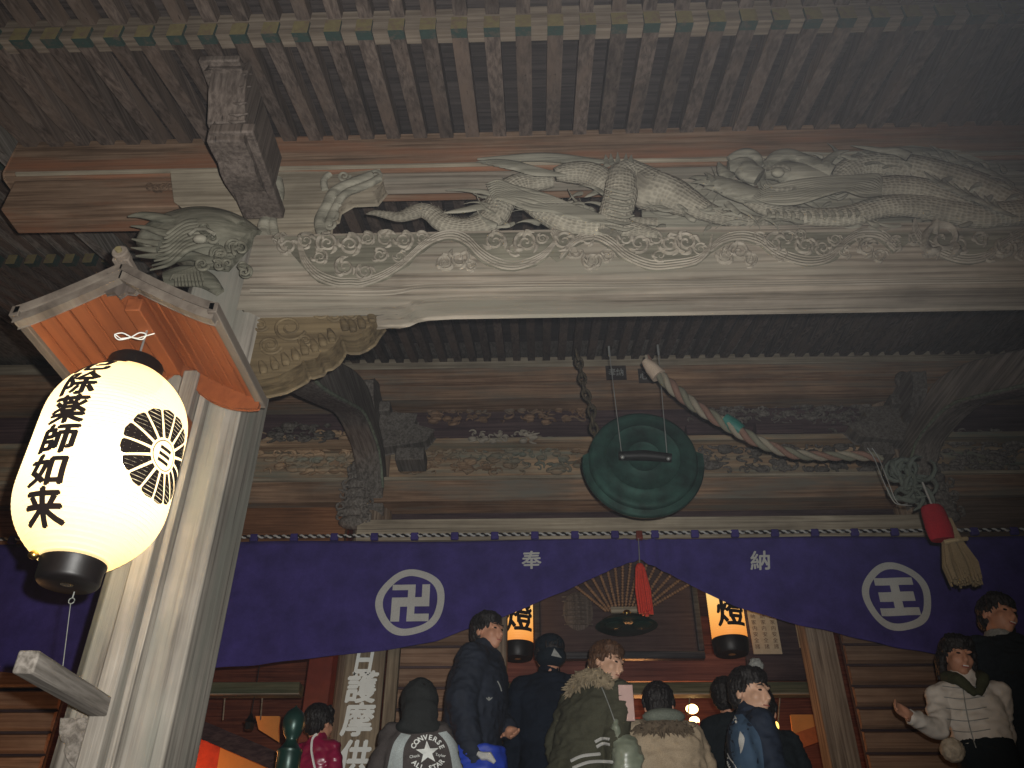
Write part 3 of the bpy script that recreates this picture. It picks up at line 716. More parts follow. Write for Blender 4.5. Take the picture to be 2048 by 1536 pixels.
for k in range(6):
    dtube(mb, z5([(860+k*40, 150+k*9, 3), (980+k*30, 145+k*10, 17), (1120+k*25, 160+k*13, 22), (1260+k*20, 195+k*8, 18), (1400+k*15, 222+k*4, 8)]), Y=YD-.06, fl=.6, n=8)
for k, x in enumerate((1750, 1785, 1830, 1885, 1920)): dtube(mb, z5([(x+4, 175-k % 2*12, 22), (x-2, 130, 13), (x-6+k*2, 82+abs(k-2)*9, 2)]), Y=YD-.05, fl=.6, n=7)
for k in range(7):      # ribs on the belly of the rising loop
    dtube(mb, z5([(1740, 330+k*42, 5), (1800, 345+k*42, 13), (1880, 360+k*42, 13), (1940, 345+k*42, 5)]), Y=YD-.13, fl=.6, n=7)
dtube(mb, z5([(870, 130, 8), (1050, 128, 26), (1250, 118, 34), (1400, 122, 36), (1560, 140, 34), (1740, 148, 14)]), Y=YD-.02, fl=.6)
rn = random.Random(31)
def lick(mb, x, y, L, ang, w, Y, bend=.9):     # tapering flame of cloud
    pts = []
    for i in range(6): t = i/5; a = ang+bend*(t-.3); x += L/5*math.cos(a); y -= L/5*math.sin(a); pts.append((x, y, max(.8, w*(1-t)*(1.1 if i else .6))))
    dtube(mb, pts, Y=Y, fl=.7, n=7, sm=2)
for k in range(46):
    x = rn.uniform(985, 1420); t = (x-985)/435
    lick(mb, x, rn.uniform(382, 455), rn.uniform(30, 70), rn.uniform(2.4, 3.5), rn.uniform(4, 8), YD+.005-.05*rn.random(), rn.choice((-1, 1)))
T(mb, 'dragon_mane', 'carveplain', 0, 60, dragon)
# right dragon: head facing left, humped body, scaled belly band
mb = MB()
dtube(mb, z6([(1000, 260, 50), (1070, 200, 58), (1170, 165, 62), (1300, 165, 74), (1430, 190, 88), (1560, 230, 100), (1690, 270, 105), (1820, 310, 100), (1950, 370, 95), (2080, 430, 100)]), Y=YD-.02, spikes=.06, sgn=-1)
dtube(mb, z6([(520, 360, 22), (620, 400, 38), (740, 425, 46), (870, 445, 50), (1000, 450, 54), (1120, 435, 58), (1240, 400, 62), (1380, 385, 64), (1520, 395, 70), (1660, 420, 75), (1800, 440, 75), (1950, 430, 70), (2100, 420, 70)]), Y=YD-.06)
dtube(mb, z6([(1180, 290, 50), (1320, 285, 66), (1470, 300, 72), (1620, 340, 70), (1760, 380, 60)]), Y=YD-.07)
dragon2 = T(mb, 'dragon_carving', 'carve', 0, 60)
mb = MB()
dtube(mb, z6([(300, 250, 30), (380, 270, 48), (480, 310, 56), (600, 345, 52), (720, 350, 44), (830, 330, 34), (900, 290, 20)]), Y=YD-.07)       # lower jaw
dtube(mb, z6([(375, 150, 5), (400, 200, 28), (440, 240, 30)]), Y=YD-.08)
dtube(mb, z6([(430, 170, 30), (500, 170, 55), (540, 200, 62), (600, 230, 50)]), Y=YD-.07)
dtube(mb, z6([(430, 130, 14), (480, 110, 26), (540, 100, 30), (590, 130, 24), (600, 170, 12)]), Y=YD-.09)
dtube(mb, z6([(640, 160, 22), (700, 120, 36), (770, 110, 36), (840, 135, 34), (920, 170, 44), (1000, 200, 40)]), Y=YD-.08)
dtube(mb, z6([(620, 210, 34), (700, 200, 58), (800, 220, 75), (900, 240, 72), (990, 260, 50)]), Y=YD-.05)
for l in ([(950, 175, 26), (985, 130, 22), (1030, 98, 14), (1090, 84, 2)], [(1100, 58, 2), (1180, 70, 12), (1270, 85, 18), (1350, 90, 26), (1420, 120, 30)], [(215, 235, 2), (255, 232, 14), (310, 245, 24)], [(225, 262, 2), (265, 256, 12), (320, 262, 22)], [(300, 205, 2), (325, 222, 12), (350, 250, 18)], [(285, 298, 2), (310, 285, 11), (350, 290, 18)], [(420, 370, 16), (445, 395, 17), (490, 430, 12)]): dtube(mb, z6(l), Y=YD-.1, fl=.6, n=8)
for k in range(10):      # flowing beard and mane
    dtube(mb, z6([(560+k*8, 340-k*9, 3), (660, 372-k*10, 9), (800, 372-k*13, 12), (940, 330-k*10, 13), (1060+k*8, 300-k*8, 12), (1160+k*10, 330-k*12, 10), (1270, 330-k*6, 3)]), Y=YD-.13, fl=.6, n=7)
for k in range(12): dtube(mb, z6([(640+k*44, 405+12*math.sin(k*.3), 5), (655+k*44, 428+14*math.sin(k*.3), 11), (650+k*44, 452+14*math.sin(k*.3), 5)]), Y=YD-.125, fl=.6, n=6)
for k in range(8): dtube(mb, z6([(1500+k*55, 200+k*22, 4), (1560+k*50, 250+k*22, 12), (1640+k*45, 290+k*20, 12), (1740+k*40, 310+k*20, 3)]), Y=YD-.12, fl=.6, n=7)
rn = random.Random(32)
for k in range(120):
    x = rn.uniform(1420, 2060); ytop = 350 if x < 1520 else (325 if x < 1700 else 318+max(0, x-1880)*.3)
    lick(mb, x, rn.uniform(ytop, 455), rn.uniform(25, 75), rn.uniform(-.5, .6)+(PI if rn.random() < .6 else 0), rn.uniform(3.5, 8), YD-.02-.07*rn.random(), rn.choice((-1, 1)))
for k in range(16): lick(mb, 1560+k*30, 320+rn.uniform(-6, 6)+max(0, k-11)*9, rn.uniform(22, 40), rn.uniform(1.9, 2.8), rn.uniform(5, 8), YD-.05)
dtube(mb, z6([(1020, 190, 20), (1100, 150, 34), (1220, 125, 44), (1360, 115, 50), (1500, 122, 50), (1620, 140, 46), (1740, 180, 42), (1860, 230, 38), (1980, 290, 30)]), Y=YD-.0, fl=.7)
hd = T(mb, 'dragon_head', 'carveplain', 0, 60, dragon2)
m = MB(); v = P(1300+700/2.738, 270+205/2.738, YD-.14); m.ell(v, (.03, .02, .028), 16, 10); T(m, 'eye', 'carveplain', 0, 60, hd)
m = MB(); m.tube([P(1300+a/2.738, 270+b/2.738, YD-.15) for a, b in ((640, 190), (680, 172), (730, 170), (770, 190))], .007, 7); m.tube([P(1300+a/2.738, 270+b/2.738, YD-.14) for a, b in ((650, 290), (700, 300), (760, 298), (800, 285))], [.004, .01, .01, .004], 7); T(m, 'brow', 'carve', 0, 60, hd)
# carved cloud ground behind the right half (closed, no sky shows through it)
m = MB(); a = z6([(-40, 330, 1), (200, 350, 1), (420, 440, 1), (620, 430, 1), (560, 250, 1), (700, 180, 1), (950, 190, 1), (1120, 180, 1), (1400, 150, 1), (1650, 180, 1), (1850, 260, 1), (2100, 330, 1), (3000, 330, 1), (3000, 560, 1), (-40, 560, 1)])
m.prism([(P(x, y, 2.9).x, P(x, y, 2.9).z) for x, y, _ in a], 'y', 2.80, 2.84); T(m, 'carved_ground', 'carveplain', .01, 40, dragon2)
# ------------------------------------------------------------------ carved beast head that leaves the pillar to the left
YN = 2.80
m = MB()
sec = [(500, 520, 62), (450, 500, 76), (400, 480, 68), (350, 475, 52), (310, 485, 38), (290, 500, 22)]
dtube(m, [(x, y, r) for x, y, r in sec], Y=YN, fl=1.0, n=22)
for l in ([(256, 433, 2), (280, 430, 7), (310, 434, 10), (345, 442, 11), (380, 452, 14)], [(262, 452, 1.5), (290, 455, 5), (320, 464, 8), (350, 470, 9)], [(264, 478, 1.5), (284, 482, 5), (320, 488, 8)], [(262, 495, 1), (285, 498, 5), (315, 500, 8)], [(272, 512, 2), (296, 512, 6), (330, 512, 8)], [(350, 440, 9), (375, 432, 12), (400, 428, 15), (440, 440, 20), (480, 455, 18)], [(340, 520, 9), (380, 512, 11), (420, 520, 10), (470, 510, 8)]): dtube(m, l, Y=YN-.12, fl=.8, n=9)
for k in range(9): dtube(m, [(300+k*4, 540-k*9, 2), (340, 528-k*8, 5), (375, 500-k*7, 7), (410, 490-k*6, 5), (440-k*3, 495-k*7, 2)], Y=YN-.16, fl=.8, n=7)
rn = random.Random(11)
for k in range(14): spiral(m, rn.uniform(395, 490), rn.uniform(455, 545), rn.uniform(8, 16), 1.4, rn.uniform(0, 6), 4, 1, Y=YN-.2+.0*k, fl=1.0)
for k in range(9): dtube(m, [(340+k*6, 560-k*2, 2), (350+k*6, 548-k*2, 3.5), (352+k*7, 572, 2)], Y=YN-.15, fl=.7, n=6)
dtube(m, [(330, 560, 18), (370, 552, 24), (410, 560, 20), (440, 585, 10)], Y=YN-.06, fl=.8)
b = T(m, 'beast_head_carving', wood('beast_head_wood', (.10, .097, .072), (.21, .20, .155), 'X', .85, .5, .5, .3), 0, 60)
m = MB(); m.ell(P(400, 478, YN-.25), (.03, .02, .022), 14, 9); m.tube([P(x, y, YN-.25) for x, y in ((378, 470), (392, 458), (412, 458), (428, 468))], .009, 7); T(m, 'eye', 'carveplain', 0, 60, b)
# ------------------------------------------------------------------ big paper lantern under its own small roof
LX, LY = P(262, 735, 2.38).x, 2.38; LX = (LX+P(150, 1150, 2.38).x)/2
zt, zb_ = P(262, 753, 2.38).z, P(180, 1128, 2.38).z
shel = empty('lantern_roof', (LX, 2.5, 2.2), 'small gabled cedar roof on a post fixed to the pillar, sheltering the big lit lantern', 'lantern roof')
zE = 3.262; xA = P(250, 522, 2.13).x; zA = P(250, 522, 2.13).z-.032; xr = P(430, 610, 2.13).x; xl_ = P(30, 632, 2.13).x
def roofline(t):         # concave slope from ridge (0) to eave (1)
    return zA-(zA-zE)*(1-(1-t)**1.15*1.0) if t < 1 else zE
y0, y1 = 2.13, 2.70
for sg, xe in ((1, xr), (-1, xl_)):
    n = 12; m = MB(); tp = []; bt = []
    for i in range(n+1):
        t = i/n; x = xA+(xe-xA)*t; z = roofline(t); tp.append((x, z+.0)); bt.append((x, z-.016))
    pts = tp+bt[::-1]
    if sg < 0: pts = pts[::-1]
    m.prism(pts, 'y', y0+.02, y1); T(m, 'roof_planks', 'redwood', .002, 30, shel)
    for k, (z0_, z1_, yy) in enumerate(((-.012, .014, 0), (-.045, -.012, .012))):   # two-layer gable edge
        m = MB(); pts = [(x, z+z1_) for x, z in tp]+[(x, z+z0_) for x, z in tp[::-1]]
        if sg < 0: pts = pts[::-1]
        m.prism(pts, 'y', y0-.012+yy, y0+.026+yy); T(m, 'gable_edge', 'roofedge', .003, 30, shel)
    m = MB(); m.box(xe-.016, xe+.016, y0-.012, y1+.02, zE-.026, zE+.016); T(m, 'eave_edge', 'roofedge', .003, 30, shel)
    for j in range(1, 7):          # battens that show as light joints between the planks
        t = j/7; x = xA+(xe-xA)*t; z = roofline(t)-.0175
        m = MB(); m.box(x-.003, x+.003, y0+.03, y1-.005, z-.003, z+.002); T(m, 'plank_joint', 'redwood', 0, 30, shel)
    m = MB(); pts = [(xA+(xe-xA)*i/10, roofline(i/10)-.017) for i in range(11)]; pts += [(x, z-.035-.05*math.sin(PI*i/10)) for i, (x, z) in reversed(list(enumerate(pts)))]
    if sg < 0: pts = pts[::-1]
    m.prism(pts, 'y', y1-.03, y1-.008); T(m, 'back_gable', 'redwood', .003, 30, shel)
m = MB(); m.box(xA-.03, xA+.03, y0-.03, y1, zA+.008, zA+.035); m.tube([(xA, y0-.05, zA+.034), (xA, y0+.0, zA+.034)], .028, 16); T(m, 'ridge', 'roofedge', .005, 30, shel)
m = MB(); m.tube([(xA, y0-.062, zA+.034), (xA, y0-.048, zA+.034)], .011, 14); T(m, 'ridge_disc', 'yellow', 0, 30, shel)
m = MB()           # gable pendant and ridge pole underneath
m.prism([(xA-.075, zA-.05), (xA-.05, zA-.085), (xA-.02, zA-.08), (xA, zA-.10), (xA+.02, zA-.08), (xA+.05, zA-.085), (xA+.075, zA-.05), (xA, zA-.022)][::-1], 'y', y0+.03, y0+.05)
T(m, 'gable_pendant', 'dark', .003, 30, shel)
m = MB(); m.box(xA-.028, xA+.028, y0+.13, y1-.03, zA-.085, zA-.03); T(m, 'ridge_pole', 'redwood', .004, 30, shel)
# post on the face of the pillar, with the arm that steadies the lantern below
bx0, bx1 = P(150, 1536, 2.66).x, P(192, 1536, 2.66).x
m = MB(); m.box(bx0, bx1, 2.655, 2.749, 1.5, zE+.12); T(m, 'post', 'pillar', .006, 30, shel)
m = MB(); m.box(bx1+.004, bx1+.03, 2.70, 2.749, 1.5, zE+.05); T(m, 'post_fillet', 'pillar', .003, 30, shel)
m = MB(); m.box(bx0-.05, bx0+.07, 2.655-.03, 2.70, P(300, 860, 2.66).z-.02, P(300, 835, 2.66).z); T(m, 'roof_arm', 'redwood', .004, 30, shel)
a1 = P(150, 1405, 2.66); a0_ = P(-30, 1345, 2.35)
m = MB(); d = Vector((a1.x-a0_.x, a1.y-a0_.y, 0)).normalized()
zarm = P(130, 1408, 2.62).z
st = Vector((bx0+.03, 2.655, zarm)); L = .62; dirv = (Vector((P(28, 1372, 2.14).x, 2.14, 0))-Vector((st.x, st.y, 0)))
dirv.normalize(); sd = Vector((-dirv.y, dirv.x, 0)); Mx = Matrix((( dirv.x, sd.x, 0, st.x), (dirv.y, sd.y, 0, st.y), (0, 0, 1, st.z), (0, 0, 0, 1)))
m.box(0, .50, -.028, .028, -.030, .030, M=Mx); T(m, 'steadying_arm', 'greywood', .006, 30, shel)
m = MB(); q = [(124, 1440), (190, 1440), (190, 1560), (160, 1560), (150, 1530), (140, 1520), (132, 1500), (136, 1486), (126, 1478), (122, 1462)]
m.prism([(P(x, y, 2.70).x, P(x, y, 2.70).z) for x, y in q], 'y', 2.70, 2.748); T(m, 'scalloped_brace', 'greywood', .006, 30, shel)
# lantern
lan = empty('paper_lantern', (LX, LY, zb_), 'large glowing paper lantern with black writing and a petalled crest, beside the pillar', 'lantern')
RM = .226
def lr(t):       # barrel radius, t 0 bottom .. 1 top
    e = abs(2*t-1); return RM*(1-.58*max(0, (e-.30)/.70)**2.6)
m = MB(); n = 104; Hh = zt-zb_
prof = [(lr(i/n)+.0036*(1 if i % 2 else -1), zb_+Hh*i/n) for i in range(n+1)]
m.lathe(prof, (LX, LY, 0), 64)
mm, nt, b = newmat('glowing_paper')
b.inputs['Base Color'].default_value = (.75, .6, .38, 1); b.inputs['Roughness'].default_value = .9
tc = N(nt, 'ShaderNodeTexCoord'); sx = N(nt, 'ShaderNodeSeparateXYZ'); nt.links.new(tc.outputs['Object'], sx.inputs[0])
rr = N(nt, 'ShaderNodeMapRange'); rr.inputs['From Max'].default_value = Hh; nt.links.new(sx.outputs['Z'], rr.inputs[0])
cr = ramp(nt, rr.outputs[0], [(0, (1.05, .74, .28)), (.2, (1.25, 1.03, .58)), (.5, (1.38, 1.2, .78)), (.9, (1.15, .88, .42)), (1, (.85, .45, .13))])
nt.links.new(cr.outputs[0], b.inputs['Emission Color']); b.inputs['Emission Strength'].default_value = 1.0
rf = N(nt, 'ShaderNodeBsdfRefraction', Roughness=.42, IOR=1.02); rf.inputs['Color'].default_value = (1, .93, .78, 1)
mxs = N(nt, 'ShaderNodeMixShader'); mxs.inputs[0].default_value = .35
nt.links.new(b.outputs[0], mxs.inputs[1]); nt.links.new(rf.outputs[0], mxs.inputs[2]); nt.links.new(mxs.outputs[0], nt.nodes['Material Output'].inputs[0])
link('paper_shade', m.mesh('paper_shade', lan['_w']), mm, lan, 0, 0)
for o in lan.children: o['_w'] = lan['_w']; shade = o
m = MB(); m.ell((LX, LY, zb_+Hh*.47), (.06, .06, .09), 20, 14); T(m, 'bulb', glow('lamp_bulb', (1, .9, .7), 40), 0, 60, lan)
m = MB(); r = lr(0)
m.lathe([(r*.2, zb_-.066), (r*.86, zb_-.068), (r*.93, zb_-.062), (r*.97, zb_-.054), (r*.98, zb_-.012), (r*1.03, zb_-.004), (r*1.03, zb_+.012), (r*.5, zb_+.012)], (LX, LY, 0), 40); lc = T(m, 'bottom_cap', 'black', 0, 50, lan)
q = P(118, 1118, LY-r*.95); m = MB(); m.ell((LX-.085, LY-.075, zb_-.0), (.016, .016, .014)); T(m, 'knob', 'gold_metal', 0, 50, lc)
m = MB(); r = lr(1)
m.lathe([(r*.5, zt-.012), (r*1.03, zt-.012), (r*1.03, zt+.004), (r*.98, zt+.012), (r*.98, zt+.05), (r*.9, zt+.058), (r*.2, zt+.058)], (LX, LY, 0), 40); lt = T(m, 'top_cap', 'black', 0, 50, lan)
m = MB(); m.tube([(LX, LY, zt+.05), (LX, LY, zA-.08)], .004, 6)
T(m, 'hanging_cord', 'wire', 0, 50, lt)
m = MB(); c = Vector((LX+.03, LY-.13, zt+.075))     # little bow of white string
for sg in (-1, 1):
    m.tube(smoothpath([tuple(c), tuple(c+Vector((.03*sg, -.01, .012))), tuple(c+Vector((.055*sg, -.01, .004))), tuple(c+Vector((.04*sg, 0, -.01))), tuple(c)], 4), .0022, 6)
    m.tube([c, c+Vector((.03*sg, -.01, -.012)), c+Vector((.07*sg+.02, -.02, .0))], .002, 6)
T(m, 'string_bow', 'paint', 0, 50, lt)
m = MB(); e = Vector((LX+.03, LY, zb_-.088)); m.tube([e, e+Vector((0, 0, -.02))], .002, 6)
m.tube([e+Vector((.009*math.cos(t*.6), 0, -.028+.009*math.sin(t*.6))) for t in range(11)], .0016, 6)
tgt = Mx @ Vector((.30, 0, .035)); m.tube([e+Vector((0, 0, -.038)), tgt], .0013, 6); T(m, 'tether', 'wire', 0, 50, lc)
# writing and crest, wrapped round the paper
thc = math.atan2(-LY, -LX)     # towards the camera
def wrap(mb, g, th, z, size, wx=1.0, k=0):
    vs = []
    for x, y in g[0]:
        zz = z+y*size; t = (zz-zb_)/Hh; r = lr(min(1, max(0, t)))+.0035+.0005*k; a = th+x*size*wx/r
        vs.append((LX+r*math.cos(a), LY+r*math.sin(a), zz))
    mb.add(vs, g[1])
m = MB(); chars = '厄除薬師如来'; s = .110
for i, ch in enumerate(chars):
    for g_, k in heavy(ch, .036, .08): wrap(m, g_, thc-R(40), zb_+Hh*.905-i*s*.97, s, 1.15, k)
me = m.mesh('writing', lan['_w']); o = link('writing', me, M_['ink'], shade, 0, 0); o['_w'] = lan['_w']
m = MB(); thp = thc+R(45); zc = P(325, 928, LY).z+.0
def poly_on(mb, pts, k=6):
    wrap(mb, (pts, [tuple(range(len(pts)))]), thp, zc, 1.0)
for i in range(16):
    a = 2*PI*(i+.5)/16; r0, r1 = .060, .160
    nseg = 18
    for j in range(nseg):
        ra, rb = r0+(r1-r0)*j/nseg, r0+(r1-r0)*(j+1)/nseg
        def hw(r): t = (r-r0)/(r1-r0); w = .007+.0215*t; return w*math.sqrt(max(0, 1-((t-.86)/.14)**2)) if t > .86 else w
        q = [(ra, -hw(ra)), (rb, -hw(rb)), (rb, hw(rb)), (ra, hw(ra))]
        poly_on(m, [(x*math.cos(a)-y*math.sin(a), x*math.sin(a)+y*math.cos(a)) for x, y in q])
for rad, w in ((.049, .0035), ):
    for i in range(32):
        a, b2 = 2*PI*i/32, 2*PI*(i+1)/32
        poly_on(m, [(rad*math.cos(a), rad*math.sin(a)), ((rad+w)*math.cos(a), (rad+w)*math.sin(a)), ((rad+w)*math.cos(b2), (rad+w)*math.sin(b2)), (rad*math.cos(b2), rad*math.sin(b2))])
for k, yy in enumerate((-.022, 0, .022)):
    for j in range(4): x0 = -.026+.013*j; poly_on(m, [(x0, yy-.006), (x0+.013, yy-.006), (x0+.013, yy+.006), (x0, yy+.006)])
me = m.mesh('crest', lan['_w']); o = link('crest', me, M_['ink'], shade, 0, 0); o['_w'] = lan['_w']
# ------------------------------------------------------------------ festival curtain
YC = 5.98
botl = [(-500, 1380), (0, 1345), (110, 1350), (340, 1345), (520, 1330), (690, 1312), (870, 1280), (1000, 1236), (1130, 1186), (1230, 1135), (1280, 1118), (1330, 1142), (1400, 1178), (1480, 1213), (1600, 1252), (1700, 1274), (1870, 1310), (2048, 1325), (2500, 1350)]
XG0, XG1 = -5.3, 4.9
zct = zf(1080, YC)
def cy_(x, z):
    u = x-P(1280, 1100, YC).x; t = max(0, min(1, (zct-z)/1.0))
    return YC-.022*t*math.sin(x*7.3+.8*math.sin(x*1.9))-.014*math.sin(x*3.1+1)-.010*t*math.sin(x*17+2*math.sin(x*2.3))-.008*math.sin(z*9+x*1.7)-.03*math.exp(-(u/.25)**2)*math.cos(u*60)*.5-.02*t*math.sin(x*2.2+z*2)
nx, nz = 420, 26; vs = []; fs = []
for i in range(nx+1):
    x = XG0+(XG1-XG0)*i/nx
    px = 1024; v = None
    # bottom edge read off at this x
    lo, hi = -500, 2500
    for _ in range(30):
        mid = (lo+hi)/2; py = lerp_list(botl, mid)
        if P(mid, py, YC).x < x: lo = mid
        else: hi = mid
    zbm = P(lo, lerp_list(botl, lo), YC).z
    for k in range(nz+1):
        z = zct+(zbm-zct)*k/nz; vs.append((x, cy_(x, z), z))
for i in range(nx):
    for k in range(nz): a = i*(nz+1)+k; fs.append((a, a+1, a+nz+2, a+nz+1))
cur = empty('festival_curtain', (XC, YC, zct), 'wide purple cloth curtain with white crests hung across the hall front, lifted mid-way', 'curtain')
m = MB(); m.add(vs, fs); o = m.build('cloth', M_['curtain'], cur, 0, 80)
sol = o.modifiers.new('t', 'SOLIDIFY'); sol.thickness = .003; sol.offset = 1
def oncloth(mb, g, px, py, size, wx=1, slant=0, k=0):
    c = P(px, py, YC); vs = []
    for x, y in g[0]:
        X = c.x+x*size*wx+y*slant*size; Z = c.z+y*size; vs.append((X, cy_(X, Z)-.006-.0006*k, Z))
    mb.add(vs, g[1])
def grid_rect(x0, x1, y0, y1, n=8):
    v = [(x0+(x1-x0)*i/n, y0+(y1-y0)*k/n) for i in range(n+1) for k in range(n+1)]
    return v, [(i*(n+1)+k, (i+1)*(n+1)+k, (i+1)*(n+1)+k+1, i*(n+1)+k+1) for i in range(n) for k in range(n)]
def ring(r0, r1, n=64, wob=.03, seed=0):
    rn = random.Random(seed); ph = [rn.uniform(0, 6) for _ in range(3)]
    v = []; f = []
    for i in range(n):
        a = 2*PI*i/n; k = 1+wob*math.sin(2*a+ph[0])+wob*.6*math.sin(5*a+ph[1])
        for r in (r0, (r0+r1)/2, r1): v.append((r*k*math.cos(a), r*k*math.sin(a)))
    for i in range(n):
        j = (i+1) % n
        for q in (0, 1): f.append((i*3+q, i*3+q+1, j*3+q+1, j*3+q))
    return v, f
def mark(px, py, parts, seed):
    m = MB(); d = -(CM.inverted() @ (P(px, py, YC)-C0)).z; s = 68*d/F
    oncloth(m, ring(.79, 1.0, seed=seed), px, py, s, 1.0)
    for x0, x1, y0, y1 in parts: oncloth(m, grid_rect(x0, x1, y0, y1), px, py, s)
    m.build('crest', M_['white'], cur, 0, 0)
# manji: bars given in units of the ring radius
w = .125
mark(820, 1202, [(-.56, .56, -w, w+.02), (-.09, .13, w+.02, .52), (-.56, -.09, .36, .52), (.33, .56, w+.02, .52), (-.09, .13, -.56, -w), (.13, .56, -.56, -.34), (-.56, -.30, -.56, -w)], 1)
mark(1793, 1193, [(-.55, .55, .33, .55), (-.50, .50, -.15, .13), (-.55, .55, -.57, -.34), (-.12, .12, .13, .33), (-.12, .12, -.34, -.15)], 2)
for ch, px, py, s in (('奉', 1063, 1122, .155), ('納', 1521, 1122, .155)):
    m = MB(); [oncloth(m, g_, px, py, s, 1, .12 if ch == '納' else 0, k) for g_, k in heavy(ch, .02, .12)]; m.build('writing', M_['white'], cur, 0, 0)
m = MB()     # twisted cord along the top
for ph in (0, PI):
    pts = []
    for i in range(1500):
        x = XG0+(XG1-XG0)*i/1500; pts.append((x, YC-.03+.008*math.cos(i*.62+ph), zct+.035+.008*math.sin(i*.62+ph)))
    m.tube(pts, .0075, 5, mi=0 if ph == 0 else 1)
m.build('twisted_cord', [M_['white'], M_['black']], cur, 0, 60)
for px in range(30, 2048, 80):
    if px > 2500: break
    x = P(px, 1080, YC).x; m = MB(); m.box(x-.03, x+.03, YC-.045, YC-.008, zct-.004, zct+.055); m.build('loop', M_['curtain'], cur, .008)
m = MB(); c = P(1280, 1100, YC).x
m.box(c-.025, c+.025, YC-.05, YC-.01, zct-.02, zct+.05); m.build('gather_tie', M_['lacquer'], cur, .006)
# red tassel in front of the lifted middle
q = P(1277, 1078, 5.8); q2 = P(1280, 1135, 5.8); q3 = P(1292, 1228, 5.8)
tas = empty('red_tassel', q2, 'red silk tassel hanging on a thin cord where the purple curtain is lifted', 'tassel')
m = MB(); m.tube([q, q2+Vector((0, 0, .02))], .0035, 6); m.build('cord', M_['wire'], tas)
m = MB(); rn = random.Random(2)
for k in range(44):
    a = rn.uniform(0, 2*PI); r = rn.uniform(.2, 1); b0 = q2+Vector((.028*r*math.cos(a), .025*r*math.sin(a), 0)); e = q3+Vector((.05*r*math.cos(a), .045*r*math.sin(a), rn.uniform(-.01, .03)))
    m.tube([b0, b0.lerp(e, .5)+Vector((.012*r*math.cos(a), 0, 0)), e], [.009, .010, .008], 5)
m.ell(q2+Vector((0, 0, .0)), (.033, .03, .035)); m.build('silk_strands', plain('red_silk', (.55, .04, .02), .6, nz=.25, scale=80), tas, 0, 60)
# ------------------------------------------------------------------ bronze gong
YGn = 4.7; gc = P(1285, 925, YGn); gd = -(CM.inverted() @ (gc-C0)).z; GR = 109*gd/F
gong = empty('bronze_gong', gc, 'round green bronze gong with a dark striking bar, hanging under the porch roof', 'gong')
m = MB(); Mg = Matrix.Translation(gc) @ Matrix.Rotation(PI/2, 4, 'X') @ Matrix.Rotation(0, 4, 'X')
prof = [(0, .075), (GR*.25, .075), (GR*.30, .082), (GR*.34, .072), (GR*.60, .066), (GR*.66, .076), (GR*.70, .062), (GR*.86, .055), (GR*.93, .06), (GR*.985, .045), (GR, .02), (GR, -.02), (GR*.98, -.045), (GR*.7, -.06), (0, -.075)]
m.lathe(prof, (0, 0, 0), 72, M=Mg); m.build('body', M_['bronze'], gong, 0, 50)
m = MB(); m.lathe([(GR*1.0, -.035), (GR*1.10, -.02), (GR*1.12, 0), (GR*1.10, .02), (GR*1.0, .035)], (0, 0, 0), 60, M=Mg, a0=PI, a1=2*PI); 
m.build('mouth_lip', M_['bronze'], gong, .004, 50)
for sg in (-1, 1):
    m = MB(); m.prism([(gc.x+sg*GR*.93, gc.z-.05), (gc.x+sg*GR*1.07, gc.z-.04), (gc.x+sg*GR*1.07, gc.z+.03), (gc.x+sg*GR*.95, gc.z+.05)][::sg], 'y', gc.y-.035, gc.y+.035); m.build('side_lug', M_['bronze'], gong, .01)
m = MB(); b0 = P(1238, 912, YGn-.15); b1 = P(1343, 916, YGn-.15)
m.tube([b0, b0.lerp(b1, .5)+Vector((0, 0, .012)), b1], [.028, .034, .028], 14); m.build('striking_bar', M_['iron'], gong, 0, 50)
for a, b in (((1218, 700), (1243, 905)), ((1316, 697), (1334, 908))):
    pa, pb = P(*a, YGn-.15), P(*b, YGn-.15); m = MB(); m.tube([pa, pb], .0028, 6); m.tube([pa+Vector((0, 0, -.05)), pa+Vector((0, 0, .03))], .008, 6); m.ell(pb+Vector((.0, -.03, -.05)), .013); w_ = m.build('hanging_wire', M_['wire'], gong, 0, 50)
# chain at its left
ch = empty('iron_chain', P(1160, 720, YGn), 'rusty dark iron chain running down to the left edge of the gong', 'chain')
pp = [P(x, y, YGn) for x, y in smoothpath([(1152, 700), (1163, 745), (1170, 785), (1184, 815), (1186, 850), (1193, 880), (1196, 910)], 3)]
tot = [0]
for a, b in zip(pp, pp[1:]): tot.append(tot[-1]+(b-a).length)
k = 0; s_ = 0
rust = plain('rusty_iron', (.07, .055, .035), .8, metal=.3, nz=.5, scale=30)
while s_ < tot[-1]-.07:
    def at(s):
        for i in range(len(tot)-1):
            if s <= tot[i+1]: return pp[i].lerp(pp[i+1], (s-tot[i])/(tot[i+1]-tot[i]+1e-9))
        return pp[-1]
    A, B = at(s_), at(s_+.085); t = (B-A).normalized(); u = Vector((1, 0, 0)) if k % 2 else Vector((.3, 1, 0)); u = (u-t*u.dot(t)).normalized(); c = (A+B)/2
    ring_ = [c+t*(.048*math.cos(a))+u*(.024*math.sin(a)) for a in [2*PI*i/14 for i in range(15)]]
    m = MB(); m.tube(ring_, .0095, 7, cap=False); m.build('link', rust, ch, 0, 60); s_ += .068; k += 1
